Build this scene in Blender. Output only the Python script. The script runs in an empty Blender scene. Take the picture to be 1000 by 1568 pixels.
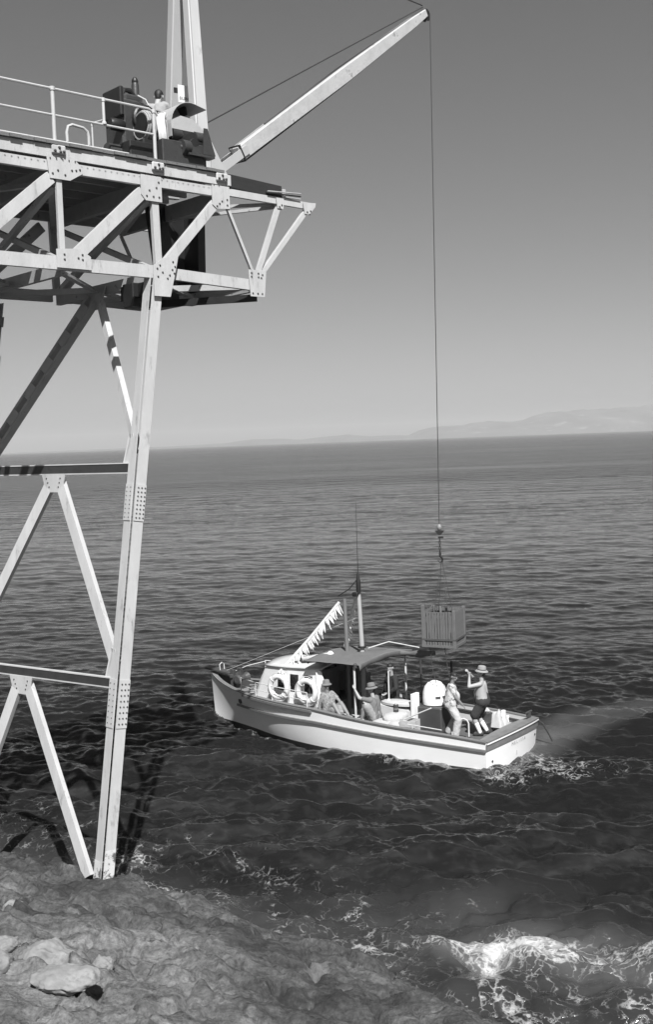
import bpy, bmesh, math, random
import numpy as np
from mathutils import Vector, Matrix, Euler, Quaternion

random.seed(7)
RNG = np.random.default_rng(11)
SC = bpy.context.scene
COL = SC.collection
rad = math.radians

# ------------------------------------------------------------------ camera
CAM_H = 8.2
cam_d = bpy.data.cameras.new("camera")
cam = bpy.data.objects.new("camera", cam_d)
COL.objects.link(cam)
SC.camera = cam
cam_d.sensor_fit = 'VERTICAL'
cam_d.sensor_height = 36.0
cam_d.lens = 36.0 * 1690.0 / 1568.0
cam_d.clip_start = 0.1
cam_d.clip_end = 60000.0
cam.location = (0, 0, CAM_H)
PITCH = -math.atan(108 * math.cos(rad(2.083)) / 1690.0)
cam.rotation_mode = 'QUATERNION'
cam.rotation_quaternion = (Euler((math.pi / 2 + PITCH, 0, 0)).to_quaternion()
                           @ Quaternion((0, 0, 1), -rad(2.083)))

# ------------------------------------------------------------------ light
SUN_DIR = Vector((0.19, -1.0, math.tan(rad(50.0)))).normalized()   # towards the sun
world = bpy.data.worlds.new("World")
SC.world = world
world.use_nodes = True
wn = world.node_tree.nodes
wl = world.node_tree.links
wn.clear()
w_out = wn.new('ShaderNodeOutputWorld')
w_bg = wn.new('ShaderNodeBackground')
w_sky = wn.new('ShaderNodeTexSky')
w_sky.sky_type = 'NISHITA'
w_sky.sun_disc = False
w_sky.sun_elevation = math.asin(SUN_DIR.z)
w_sky.sun_rotation = math.atan2(SUN_DIR.x, SUN_DIR.y)
w_sky.altitude = 0
w_sky.air_density = 1.0
w_sky.dust_density = 1.0
w_sky.ozone_density = 1.0
# black-and-white film: the sky goes through an orange filter to grey
w_sep = wn.new('ShaderNodeSeparateColor')
w_r = wn.new('ShaderNodeMath'); w_r.operation = 'MULTIPLY'; w_r.inputs[1].default_value = 0.70
w_g = wn.new('ShaderNodeMath'); w_g.operation = 'MULTIPLY_ADD'; w_g.inputs[1].default_value = 0.30
wl.new(w_sky.outputs[0], w_sep.inputs[0])
wl.new(w_sep.outputs[0], w_r.inputs[0])
wl.new(w_sep.outputs[1], w_g.inputs[0])
wl.new(w_r.outputs[0], w_g.inputs[2])
wl.new(w_g.outputs[0], w_bg.inputs[0])
w_bg.inputs[1].default_value = 0.053
wl.new(w_bg.outputs[0], w_out.inputs[0])

sun_d = bpy.data.lights.new("sun", 'SUN')
sun_d.energy = 5.0
sun_d.angle = rad(0.53)
sun_d.color = (1, 1, 1)
sun = bpy.data.objects.new("sun", sun_d)
COL.objects.link(sun)
sun.rotation_mode = 'QUATERNION'
sun.rotation_quaternion = SUN_DIR.to_track_quat('Z', 'Y')
sun.location = (20, -20, 40)

SC.view_settings.view_transform = 'Standard'
SC.view_settings.look = 'None'
SC.view_settings.gamma = 1.0
SC.view_settings.use_curve_mapping = False
SC.view_settings.exposure = 0.55
SC.render.engine = 'CYCLES'
SC.cycles.max_bounces = 6
SC.cycles.volume_bounces = 0
SC.cycles.use_denoising = True

# ------------------------------------------------------------------ materials
MATS = {}


def mat(name, g, rough=0.6, var=0.12, scale=6.0, bump=0.0, bscale=40.0, metal=0.0, dirt=0.0, dirt_g=0.05,
        dirt_scale=3.0, dirt_w=0.06, stretch=(1, 1, 1), spec=0.5):
    """grey procedural material: base grey, cloudy variation, optional dirt/rust blotches and fine bump"""
    if name in MATS:
        return MATS[name]
    m = bpy.data.materials.new(name)
    m.use_nodes = True
    nt = m.node_tree
    n, l = nt.nodes, nt.links
    b = n['Principled BSDF']
    b.inputs['Roughness'].default_value = rough
    b.inputs['Metallic'].default_value = metal
    b.inputs['Specular IOR Level'].default_value = spec
    tc = n.new('ShaderNodeTexCoord')
    mp = n.new('ShaderNodeMapping')
    mp.inputs['Scale'].default_value = stretch
    l.new(tc.outputs['Object'], mp.inputs[0])
    nz = n.new('ShaderNodeTexNoise')
    nz.inputs['Scale'].default_value = scale
    nz.inputs['Detail'].default_value = 6
    nz.inputs['Roughness'].default_value = 0.65
    l.new(mp.outputs[0], nz.inputs['Vector'])
    cr = n.new('ShaderNodeMapRange')
    cr.inputs['From Min'].default_value = 0.25
    cr.inputs['From Max'].default_value = 0.75
    cr.inputs['To Min'].default_value = g * (1 - var)
    cr.inputs['To Max'].default_value = g * (1 + var)
    l.new(nz.outputs[0], cr.inputs[0])
    src = cr.outputs[0]
    if dirt > 0:
        n2 = n.new('ShaderNodeTexNoise')
        n2.inputs['Scale'].default_value = dirt_scale
        n2.inputs['Detail'].default_value = 8
        n2.inputs['Roughness'].default_value = 0.7
        l.new(mp.outputs[0], n2.inputs['Vector'])
        r2 = n.new('ShaderNodeMapRange')
        r2.inputs['From Min'].default_value = 0.66 - dirt * 0.3
        r2.inputs['From Max'].default_value = 0.66 - dirt * 0.3 + dirt_w
        l.new(n2.outputs[0], r2.inputs[0])
        mx = n.new('ShaderNodeMix')
        mx.data_type = 'FLOAT'
        l.new(r2.outputs[0], mx.inputs[0])
        l.new(src, mx.inputs[2])
        mx.inputs[3].default_value = dirt_g
        src = mx.outputs[0]
    cc = n.new('ShaderNodeCombineColor')
    for i in range(3):
        l.new(src, cc.inputs[i])
    l.new(cc.outputs[0], b.inputs['Base Color'])
    if bump > 0:
        n3 = n.new('ShaderNodeTexNoise')
        n3.inputs['Scale'].default_value = bscale
        n3.inputs['Detail'].default_value = 5
        l.new(mp.outputs[0], n3.inputs['Vector'])
        bp = n.new('ShaderNodeBump')
        bp.inputs['Strength'].default_value = bump
        bp.inputs['Distance'].default_value = 0.02
        l.new(n3.outputs[0], bp.inputs['Height'])
        l.new(bp.outputs[0], b.inputs['Normal'])
    MATS[name] = m
    return m


STEEL = mat('white_steel_paint', 0.48, 0.5, 0.13, 2.5, 0.2, 30, dirt=0.26, dirt_g=0.20, dirt_scale=4.0, dirt_w=0.16, stretch=(1.6, 1.6, 0.45))
STEEL_WORN = mat('worn_steel_paint', 0.60, 0.55, 0.12, 2.5, 0.25, 30, dirt=0.38, dirt_g=0.13, dirt_scale=4.5, dirt_w=0.05)
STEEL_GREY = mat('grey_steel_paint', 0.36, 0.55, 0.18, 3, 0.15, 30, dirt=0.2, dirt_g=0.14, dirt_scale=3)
BOLT = mat('rusty_bolt', 0.055, 0.7, 0.3, 20)
DECKWOOD = mat('tarred_plank', 0.14, 0.8, 0.3, 6, 0.3, 30, stretch=(6, 1, 6))
DARKTIMBER = mat('dark_timber', 0.02, 0.75, 0.3, 5, 0.3, 25, stretch=(1, 6, 6))
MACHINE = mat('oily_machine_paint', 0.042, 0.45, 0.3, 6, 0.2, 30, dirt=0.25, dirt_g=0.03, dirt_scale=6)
MACHINE2 = mat('black_iron', 0.018, 0.45, 0.3, 6, 0.1, 30)
GUARD = mat('guard_paint', 0.40, 0.5, 0.12, 4, dirt=0.12, dirt_g=0.15)
ROPE = mat('manila_rope', 0.34, 0.85, 0.2, 30, 0.6, 120)
WHITEROPE = mat('white_rope', 0.62, 0.85, 0.15, 30, 0.5, 120)
WIRE = mat('wire_rope', 0.05, 0.5, 0.2, 20)
HULLW = mat('white_hull_paint', 0.82, 0.35, 0.04, 1.2, dirt=0.06, dirt_g=0.55, dirt_scale=1.6, dirt_w=0.25, stretch=(1, 1, 3))
HULLG = mat('grey_trim_paint', 0.17, 0.5, 0.2, 5, 0.1, 40)
BOOT = mat('dark_bottom_paint', 0.035, 0.6, 0.3, 5)
DECKG = mat('boat_deck_paint', 0.20, 0.65, 0.15, 4, 0.1, 60, dirt=0.2, dirt_g=0.10)
INNERW = mat('inner_bulwark_paint', 0.50, 0.5, 0.1, 3, dirt=0.15, dirt_g=0.3)
BOWDARK = mat('dark_bulwark_paint', 0.06, 0.5, 0.2, 4)
CABW = mat('white_cabin_paint', 0.74, 0.4, 0.05, 2, dirt=0.08, dirt_g=0.5, dirt_scale=3, dirt_w=0.2)
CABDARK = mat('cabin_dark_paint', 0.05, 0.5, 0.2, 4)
VARN = mat('varnished_wood', 0.14, 0.35, 0.25, 6, stretch=(1, 8, 8))
CANVAS = mat('grey_canvas', 0.13, 0.9, 0.12, 3, 0.3, 90)
CANVASL = mat('light_canvas', 0.45, 0.9, 0.12, 5, 0.4, 60)
GLASS = mat('dark_window_glass', 0.012, 0.06, 0.1, 3)
WHITE = mat('white_enamel', 0.8, 0.4, 0.05, 4)
PIPE = mat('galvanised_pipe', 0.55, 0.4, 0.12, 10)
RINGM = mat('life_ring_canvas', 0.62, 0.8, 0.12, 12, 0.4, 50, dirt=0.1, dirt_g=0.3, dirt_scale=8)
MASTM = mat('mast_wood', 0.36, 0.6, 0.15, 4, stretch=(8, 8, 1))
POSTM = mat('dark_post_wood', 0.15, 0.65, 0.2, 4, stretch=(8, 8, 1))
CRATE = mat('crate_slat_wood', 0.13, 0.8, 0.25, 5, 0.4, 40, stretch=(8, 8, 1), dirt=0.15, dirt_g=0.10)
CRATED = mat('crate_band_wood', 0.07, 0.8, 0.25, 6, 0.3, 40)
SKIN = mat('skin', 0.34, 0.55, 0.08, 10)
SKIND = mat('tanned_skin', 0.21, 0.55, 0.08, 10)
HAIR = mat('dark_hair', 0.015, 0.6, 0.3, 30)
BLACKC = mat('black_cloth', 0.02, 0.9, 0.2, 12, 0.3, 60)
GREYC = mat('grey_tee_cloth', 0.15, 0.9, 0.1, 8, 0.4, 25)
LIGHTC = mat('light_trouser_cloth', 0.42, 0.9, 0.2, 6, 1.0, 14)
PATC = mat('patterned_shirt_cloth', 0.50, 0.9, 0.15, 8, 0.4, 20, dirt=0.46, dirt_g=0.13, dirt_scale=11, dirt_w=0.05)
DOTC = mat('speckled_dress_cloth', 0.26, 0.9, 0.15, 8, 0.4, 20, dirt=0.48, dirt_g=0.11, dirt_scale=26, dirt_w=0.05)
SHORTC = mat('dark_shorts_cloth', 0.035, 0.9, 0.15, 8, 0.3, 20)
KHAKI = mat('khaki_cloth', 0.26, 0.9, 0.12, 8, 0.5, 20)
SHIRTL = mat('pale_shirt_cloth', 0.30, 0.9, 0.1, 6, 0.5, 18)
HATG = mat('grey_hat_felt', 0.17, 0.95, 0.12, 12)
HATL = mat('straw_hat', 0.27, 0.9, 0.15, 30)
SOCK = mat('white_sock', 0.75, 0.9, 0.05, 10)
SHOE = mat('dark_shoe', 0.03, 0.5, 0.2, 10)
SACK = mat('canvas_sack', 0.42, 0.95, 0.15, 8, 0.5, 30)
PAPER = mat('printed_board', 0.70, 0.6, 0.04, 3)
INK = mat('sign_ink', 0.03, 0.6, 0.1, 5)

# ------------------------------------------------------------------ mesh helpers


class MB:
    def __init__(self):
        self.v = []
        self.f = []

    def add(self, vs, fs):
        o = len(self.v)
        self.v += [tuple(p) for p in vs]
        self.f += [tuple(i + o for i in f) for f in fs]
        return self

    def box(self, c, s, rz=0.0, M=None):
        x, y, z = s[0] / 2, s[1] / 2, s[2] / 2
        vs = [Vector((a * x, b * y, d * z)) for d in (-1, 1) for b in (-1, 1) for a in (-1, 1)]
        if M is not None:
            vs = [M @ p for p in vs]
        if rz:
            R = Matrix.Rotation(rz, 3, 'Z')
            vs = [R @ p for p in vs]
        vs = [p + Vector(c) for p in vs]
        return self.add(vs, [(0, 2, 3, 1), (4, 5, 7, 6), (0, 1, 5, 4), (2, 6, 7, 3), (0, 4, 6, 2), (1, 3, 7, 5)])

    def plate(self, p, q, a, b, wa, wb):
        """box running p->q; a, b are the two cross directions; wa, wb = (from, to) offsets along them"""
        p, q, a, b = Vector(p), Vector(q), Vector(a).normalized(), Vector(b).normalized()
        vs = []
        for e in (p, q):
            for j in (0, 1):
                for i in (0, 1):
                    vs.append(e + a * wa[i] + b * wb[j])
        return self.add(vs, [(0, 2, 3, 1), (4, 5, 7, 6), (0, 1, 5, 4), (2, 6, 7, 3), (0, 4, 6, 2), (1, 3, 7, 5)])

    def bar(self, p, q, w, h=None, up=(0, 0, 1)):
        h = h or w
        p, q = Vector(p), Vector(q)
        d = (q - p).normalized()
        u = Vector(up)
        if abs(d.dot(u)) > 0.98:
            u = Vector((1, 0, 0))
        a = d.cross(u).normalized()
        b = a.cross(d).normalized()
        return self.plate(p, q, a, b, (-w / 2, w / 2), (-h / 2, h / 2))

    def tube(self, pts, r, seg=8, cap=True, closed=False):
        pts = [Vector(p) for p in pts]
        n = len(pts)
        rs = r if isinstance(r, (list, tuple)) else [r] * n
        vs, fs = [], []
        prev = None
        for i, p in enumerate(pts):
            if closed:
                d = pts[(i + 1) % n] - pts[i - 1]
            else:
                d = pts[min(i + 1, n - 1)] - pts[max(i - 1, 0)]
            d.normalize()
            if prev is None:
                a = d.orthogonal().normalized()
            else:
                a = (prev - d * prev.dot(d)).normalized()
            prev = a
            b = d.cross(a)
            for k in range(seg):
                t = 2 * math.pi * k / seg
                vs.append(p + (a * math.cos(t) + b * math.sin(t)) * rs[i])
        m = n if closed else n - 1
        for i in range(m):
            for k in range(seg):
                k2 = (k + 1) % seg
                i2 = (i + 1) % n
                fs.append((i * seg + k, i * seg + k2, i2 * seg + k2, i2 * seg + k))
        if cap and not closed:
            fs.append(tuple(range(seg - 1, -1, -1)))
            fs.append(tuple((n - 1) * seg + k for k in range(seg)))
        return self.add(vs, fs)

    def lathe(self, prof, c=(0, 0, 0), seg=16, M=None, sx=1.0, sy=1.0):
        """prof = [(r, z)...] round Z"""
        vs, fs = [], []
        for r, z in prof:
            for k in range(seg):
                t = 2 * math.pi * k / seg
                p = Vector((r * math.cos(t) * sx, r * math.sin(t) * sy, z))
                if M is not None:
                    p = M @ p
                vs.append(p + Vector(c))
        for i in range(len(prof) - 1):
            for k in range(seg):
                k2 = (k + 1) % seg
                fs.append((i * seg + k, i * seg + k2, (i + 1) * seg + k2, (i + 1) * seg + k))
        fs.append(tuple(range(seg - 1, -1, -1)))
        fs.append(tuple((len(prof) - 1) * seg + k for k in range(seg)))
        return self.add(vs, fs)

    def poly(self, pts, nrm, thick):
        """extruded polygon: pts are 3-D, thickness along nrm"""
        pts = [Vector(p) for p in pts]
        nv = Vector(nrm).normalized() * thick
        n = len(pts)
        vs = pts + [p + nv for p in pts]
        fs = [tuple(range(n - 1, -1, -1)), tuple(range(n, 2 * n))]
        for i in range(n):
            j = (i + 1) % n
            fs.append((i, j, n + j, n + i))
        return self.add(vs, fs)

    def grid(self, rows, closed=False):
        nr, nc = len(rows), len(rows[0])
        vs = [p for r in rows for p in r]
        fs = []
        for i in range(nr - 1):
            for j in range(nc - 1):
                fs.append((i * nc + j, i * nc + j + 1, (i + 1) * nc + j + 1, (i + 1) * nc + j))
        return self.add(vs, fs)

    def mesh(self, name, smooth=False):
        me = bpy.data.meshes.new(name)
        me.from_pydata(self.v, [], self.f)
        bm = bmesh.new()
        bm.from_mesh(me)
        bmesh.ops.recalc_face_normals(bm, faces=bm.faces)
        bm.to_mesh(me)
        bm.free()
        if smooth:
            me.polygons.foreach_set('use_smooth', [True] * len(me.polygons))
        return me

    def build(self, name, m, parent=None, smooth=False, bevel=0.0, kind=None, label=None, angle=40):
        me = self.mesh(name, False)
        o = bpy.data.objects.new(name, me)
        COL.objects.link(o)
        me.materials.append(m)
        if smooth:
            me.polygons.foreach_set('use_smooth', [True] * len(me.polygons))
            me.set_sharp_from_angle(angle=rad(angle))
        if bevel > 0:
            md = o.modifiers.new('bevel', 'BEVEL')
            md.width = bevel
            md.segments = 1
            md.limit_method = 'ANGLE'
            md.angle_limit = rad(50)
        if parent is not None:
            o.parent = parent
        if kind:
            o['kind'] = kind
        if label:
            o['label'] = label
        return o


def tag(o, label, cat, group=None):
    o['label'] = label
    o['category'] = cat
    if group:
        o['group'] = group
    return o


def empty(name, loc=(0, 0, 0), rot=(0, 0, 0)):
    o = bpy.data.objects.new(name, None)
    o.empty_display_size = 0.3
    o.location = loc
    o.rotation_euler = rot
    COL.objects.link(o)
    return o


def share(o, parent, M=None, name=None):
    c = o.copy()
    COL.objects.link(c)
    c.parent = parent
    if M is not None:
        c.matrix_local = M
    return c


# vectorised value noise -------------------------------------------------
_PERM = RNG.random((256, 256))


def vnoise(x, y, seed=0):
    x = np.asarray(x, float) + seed * 17.31
    y = np.asarray(y, float) + seed * 9.77
    xi = np.floor(x).astype(int)
    yi = np.floor(y).astype(int)
    fx = x - xi
    fy = y - yi
    fx = fx * fx * fx * (fx * (fx * 6 - 15) + 10)
    fy = fy * fy * fy * (fy * (fy * 6 - 15) + 10)
    a = _PERM[xi & 255, yi & 255]
    b = _PERM[(xi + 1) & 255, yi & 255]
    c = _PERM[xi & 255, (yi + 1) & 255]
    d = _PERM[(xi + 1) & 255, (yi + 1) & 255]
    return (a * (1 - fx) + b * fx) * (1 - fy) + (c * (1 - fx) + d * fx) * fy


def fbm(x, y, oct=5, lac=2.03, gain=0.5, seed=0, ridged=False):
    s = 0
    a = 1.0
    t = 0
    for i in range(oct):
        n = vnoise(x, y, seed + i * 3)
        if ridged:
            n = 1 - np.abs(2 * n - 1)
        s = s + a * n
        t += a
        a *= gain
        x = x * lac * 0.94 + y * lac * 0.34
        y = y * lac * 0.94 - x * 0.2
    return s / t


def smooth(a, b, x):
    t = np.clip((x - a) / (b - a), 0, 1)
    return t * t * (3 - 2 * t)


def np_mesh(name, verts, quads, m, smooth_=True):
    me = bpy.data.meshes.new(name)
    nv, nq = len(verts), len(quads)
    me.vertices.add(nv)
    me.vertices.foreach_set('co', np.ascontiguousarray(verts, np.float32).ravel())
    me.loops.add(nq * 4)
    me.loops.foreach_set('vertex_index', np.ascontiguousarray(quads, np.int32).ravel())
    me.polygons.add(nq)
    me.polygons.foreach_set('loop_start', np.arange(nq, dtype=np.int32) * 4)
    if smooth_:
        me.polygons.foreach_set('use_smooth', np.ones(nq, bool))
    me.update(calc_edges=True)
    me.validate()
    me.materials.append(m)
    o = bpy.data.objects.new(name, me)
    COL.objects.link(o)
    return o


# ------------------------------------------------------------------ frames of the two big things
TOWER_O = Vector((-2.90, 19.80, 0.0))
TOWER_A = math.atan2(0.678, 0.735)
BOAT_O = Vector((4.488, 27.67, 0.0))
BOAT_R = (rad(1.1), rad(0.9), rad(144.7))
BOAT_M = Matrix.Translation(BOAT_O) @ Euler(BOAT_R).to_matrix().to_4x4()
TOWER_M = Matrix.Translation(TOWER_O) @ Matrix.Rotation(TOWER_A, 4, 'Z')


def BW(x, y, z):
    return BOAT_M @ Vector((x, y, z))


def TW(u, v, z):
    return TOWER_M @ Vector((u, v, z))

# ================================================================== the setting
# hull half-breadth at deck level, shared by the boat and by the foam round it
HBX = [0, 1, 3, 5, 6.5, 7.7, 8.6, 9.3, 9.8, 10.05]
HBY = [1.48, 1.55, 1.65, 1.60, 1.42, 1.10, 0.75, 0.42, 0.17, 0.03]
SHORE = [(-40, 44), (-16, 27), (-10.5, 23.8), (-6.95, 22.19), (-6.15, 21.68), (-5.39, 21.26), (-4.75, 20.68), (-4.05, 20.24),
         (-3.49, 19.82), (-2.21, 18.97), (-1.02, 17.98), (-0.25, 17.32), (0.36, 16.76), (0.93, 16.15),
         (1.63, 15.45), (2.44, 14.72), (4.2, 13.2), (7.5, 11.2), (13, 9.6), (30, 7), (60, 5)]


def shore_dist(x, y):
    """signed distance to the shoreline, positive on the land side"""
    best = np.full(np.shape(x), 1e9)
    sign = np.ones(np.shape(x))
    for (ax, ay), (bx, by) in zip(SHORE[:-1], SHORE[1:]):
        dx, dy = bx - ax, by - ay
        L2 = dx * dx + dy * dy
        t = np.clip(((x - ax) * dx + (y - ay) * dy) / L2, 0, 1)
        d = np.hypot(x - ax - t * dx, y - ay - t * dy)
        cr = dx * (y - ay) - dy * (x - ax)
        m = d < best
        best = np.where(m, d, best)
        sign = np.where(m, np.where(cr < 0, 1.0, -1.0), sign)
    return best * sign


# ---- sea: FFT wave field sampled on a fan that is fine near the shore and coarse far out
def wave_tile(N, L, wind, lmin, lmax, rms, seed, spread=2.0):
    r = np.random.default_rng(seed)
    k1 = 2 * np.pi * np.fft.fftfreq(N, L / N)
    kx, ky = np.meshgrid(k1, k1, indexing='ij')
    k = np.hypot(kx, ky)
    k[0, 0] = 1e9
    kp = 2 * np.pi / lmax
    P = np.exp(-1.0 / (k / kp) ** 2) / k ** 4
    c = (kx * wind[0] + ky * wind[1]) / k
    P *= np.abs(c) ** spread * 0.93 + 0.07
    P *= np.exp(-(k * lmin / (2 * np.pi)) ** 2)
    A = (r.normal(size=(N, N)) + 1j * r.normal(size=(N, N))) * np.sqrt(P)
    A[0, 0] = 0
    h = np.real(np.fft.ifft2(A))
    sc = rms / h.std()
    dx = np.real(np.fft.ifft2(-1j * kx / k * A)) * sc
    dy = np.real(np.fft.ifft2(-1j * ky / k * A)) * sc
    return h * sc, dx, dy, L, N


def samp(a, L, N, x, y):
    fx = (x / L * N)
    fy = (y / L * N)
    xi = np.floor(fx).astype(int)
    yi = np.floor(fy).astype(int)
    tx = fx - xi
    ty = fy - yi
    xi %= N
    yi %= N
    x1 = (xi + 1) % N
    y1 = (yi + 1) % N
    return (a[xi, yi] * (1 - tx) + a[x1, yi] * tx) * (1 - ty) + (a[xi, y1] * (1 - tx) + a[x1, y1] * tx) * ty


def make_sea():
    # radii
    rr = [2.0, 6.0]
    r = 10.0
    while r < 380:
        rr.append(r)
        r += max(0.045, 0.62 * r * r / (1105 * CAM_H))
    for v in (420, 480, 560, 680, 850, 1100, 1500, 2100, 3000, 4500, 6500, 9000, 13000):
        rr.append(v)
    rr = np.array(rr)
    aa = list(np.radians(np.linspace(-30, 30, 760)))
    step = aa[1] - aa[0]
    a = aa[-1]
    right = []
    while True:
        step = min(step * 1.35, 0.16)
        a += step
        if a > math.pi - 0.05:
            break
        right.append(a)
    aa = np.array([-q for q in reversed(right)] + aa + right)
    Rg, Ag = np.meshgrid(rr, aa, indexing='ij')
    X = Rg * np.sin(Ag)
    Y = Rg * np.cos(Ag)
    wind = (0.22, 0.975)
    big = wave_tile(1024, 173.0, wind, 0.40, 5.5, 0.070, 5, 2.0)
    mid = wave_tile(512, 41.0, (-0.12, 0.99), 0.25, 1.25, 0.066, 8, 2.5)
    sml = wave_tile(512, 13.7, (0.4, 0.92), 0.08, 0.45, 0.019, 9, 2.0)
    H = np.zeros_like(X)
    DX = np.zeros_like(X)
    DY = np.zeros_like(X)
    sd = -shore_dist(X, Y)                      # + out at sea
    near = 1 - smooth(26, 45, Rg)
    gust = 0.75 + 0.5 * fbm(X / 26.0, Y / 60.0, 3, seed=4)
    for (h, dx, dy, L, N), chop, f0, f1, gk in ((big, 0.35, 190, 360, 0), (mid, 0.35, 95, 190, 1), (sml, 0.1, 40, 80, 1)):
        fade = 1 - smooth(f0, f1, Rg)
        ca, sa = (math.cos(0.31 * gk), math.sin(0.31 * gk))
        xs, ys = X * ca - Y * sa, X * sa + Y * ca
        g = gust if gk else 1.0
        fade = fade * (1 - (0.83 if gk else 0.70) * smooth(24, 46, Rg))
        H += samp(h, L, N, xs, ys) * fade * g
        DX += samp(dx, L, N, xs, ys) * fade * chop * g
        DY += samp(dy, L, N, xs, ys) * fade * chop * g
    # swell heaping up and breaking at the foot of the rock
    surf = np.exp(-((X - 2.7) / 2.2) ** 2 - ((Y - 16.9 + 0.10 * (X - 3)) / 1.0) ** 2)
    surf += 0.8 * np.exp(-((X - 6.5) / 2.5) ** 2 - ((Y - 15.6) / 1.3) ** 2)
    surf = surf * smooth(-0.2, 0.9, sd)
    lump = fbm(X * 1.1, Y * 1.5, 5, seed=2) - 0.5
    lump2 = fbm(X * 4.3, Y * 4.3, 4, seed=6) - 0.5
    H += surf * (0.16 + 0.75 * lump + 0.20 * lump2)
    confused = smooth(9, 2, sd) * near
    H += confused * (0.22 * lump)
    swell = np.sin((Y * 0.97 + X * 0.24) * 2 * np.pi / 5.2 + 1.6 * fbm(X / 6, Y / 6, 2, seed=3)) * 0.10
    H += swell * near
    # no facet steeper than a real ripple
    def blur(a):
        b = a.copy()
        b[1:-1] = (a[:-2] + a[1:-1] + a[2:]) / 3
        c = b.copy()
        c[:, 1:-1] = (b[:, :-2] + b[:, 1:-1] + b[:, 2:]) / 3
        return c
    dr = np.gradient(Rg, axis=0)
    for it in range(5):
        w = smooth(0.34, 0.55, np.abs(np.gradient(H, axis=0) / dr)) * (Rg < 70) * (Rg > 9)
        w = np.clip(blur(blur(w)) * 1.5, 0, 1)
        H = H * (1 - w) + blur(blur(blur(H))) * w
    # boat coordinates of each point
    inv = BOAT_M.inverted()
    bx = inv[0][0] * X + inv[0][1] * Y + inv[0][3]
    by = inv[1][0] * X + inv[1][1] * Y + inv[1][3]
    hb = np.interp(bx, HBX, HBY, left=1.4, right=0.02) * 0.92
    gap = np.abs(by) - hb
    inside = (gap < -0.05) & (bx > 0.05) & (bx < 9.9)
    H = np.where(inside, -0.25, H)
    # foam attribute
    F = np.zeros_like(X)
    F = np.maximum(F, np.clip(surf, 0, 1) * 0.80)
    F = np.maximum(F, 0.54 * smooth(1.0, 0.0, np.abs(sd - 0.1)) * (fbm(X * .5, Y * .5, 3, seed=21) > 0.46))
    F = np.maximum(F, 0.37 * smooth(8.0, 0.5, sd) * near)
    F = np.maximum(F, 0.40 * np.exp(-((X - 0.8) / 3.2) ** 2 - ((Y - 18.4) / 1.3) ** 2))
    F = np.maximum(F, 0.62 * np.exp(-((X + 4.4) / 0.9) ** 2 - ((Y - 21.7) / 0.7) ** 2))
    side = smooth(0.55, 0.0, gap) * smooth(-0.3, 0.3, bx) * smooth(5.4, 2.5, bx) * (by > 0)
    F = np.maximum(F, 0.60 * side)
    F = np.maximum(F, 0.44 * smooth(0.35, 0.0, gap) * (bx > 0) * (bx < 9.6))
    # stern wash trailing off behind the transom
    wash = smooth(1.9, 0.5, np.abs(by + 0.2 * bx)) * smooth(0.4, -0.4, bx) * smooth(-6.5, -0.6, bx)
    F = np.maximum(F, 0.52 * wash)
    kick = np.exp(-((bx + 0.6) / 1.3) ** 2 - ((by - 1.5) / 0.9) ** 2) + np.exp(-((bx - 2.2) / 1.5) ** 2 - ((by - 2.1) / 0.45) ** 2)
    F = np.maximum(F, 0.55 * kick)
    H += 0.05 * kick * (lump2 * 3)
    F = np.where(Rg > 60, 0, F)
    edge = fbm(X * 0.8, Y * 1.6, 4, seed=71)
    milk = np.maximum(0.6 * np.clip(surf, 0, 1), 0.16 * smooth(1.6, 0.2, np.abs(sd)))
    trail = np.zeros_like(X)
    tp = [(4.7, 28.2), (5.7, 29.6), (7.1, 31.0), (9.2, 32.3), (13.0, 33.8), (19.0, 35.6)]
    for k_, ((ax, ay), (bx_, by_)) in enumerate(zip(tp[:-1], tp[1:])):
        dx_, dy_ = bx_ - ax, by_ - ay
        tt = np.clip(((X - ax) * dx_ + (Y - ay) * dy_) / (dx_ * dx_ + dy_ * dy_), 0, 1)
        dd = np.hypot(X - ax - tt * dx_, Y - ay - tt * dy_)
        trail = np.maximum(trail, smooth(1.35, 0.15, dd + 0.7 * (edge - 0.5)) * (1 - 0.12 * (k_ + tt)))
    milk = np.maximum(milk, 0.42 * trail)
    milk = np.maximum(milk, 0.7 * side)
    milk = np.maximum(milk, 0.2 * np.exp(-((X - 0.8) / 3.2) ** 2 - ((Y - 18.4) / 1.3) ** 2))
    milk = np.clip(milk * (0.25 + 1.5 * edge), 0, 1)
    churn = fbm(X * 0.55 + 0.8 * fbm(X * 0.7, Y * 0.7, 3, seed=77), Y * 1.5, 6, seed=73, gain=0.6)
    fine_ = fbm(X * 2.4, Y * 6.0, 5, seed=75, gain=0.6, ridged=True)
    milk = np.maximum(milk, near * smooth(16, 3, sd) * (0.09 * smooth(0.48, 0.75, churn) * (0.2 + fine_) + 0.05 * smooth(0.6, 0.85, fine_)))
    H = H * (1 - 0.42 * trail)
    DX, DY = DX * (1 - 0.5 * trail), DY * (1 - 0.5 * trail)
    V = np.stack([X + DX * (~inside), Y + DY * (~inside), H], -1).reshape(-1, 3)
    nr, na = X.shape
    idx = np.arange(nr * na).reshape(nr, na)
    q = np.stack([idx[:-1, :-1], idx[1:, :-1], idx[1:, 1:], idx[:-1, 1:]], -1).reshape(-1, 4)
    wrap = np.stack([idx[:-1, -1], idx[1:, -1], idx[1:, 0], idx[:-1, 0]], -1).reshape(-1, 4)
    q = np.concatenate([q, wrap])[:, ::-1]
    o = np_mesh('sea', V, q, sea_material())
    at = o.data.attributes.new('foam', 'FLOAT', 'POINT')
    at.data.foreach_set('value', F.ravel().astype(np.float32))
    at = o.data.attributes.new('milk', 'FLOAT', 'POINT')
    at.data.foreach_set('value', milk.ravel().astype(np.float32))
    o['kind'] = 'structure'
    return o


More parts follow.
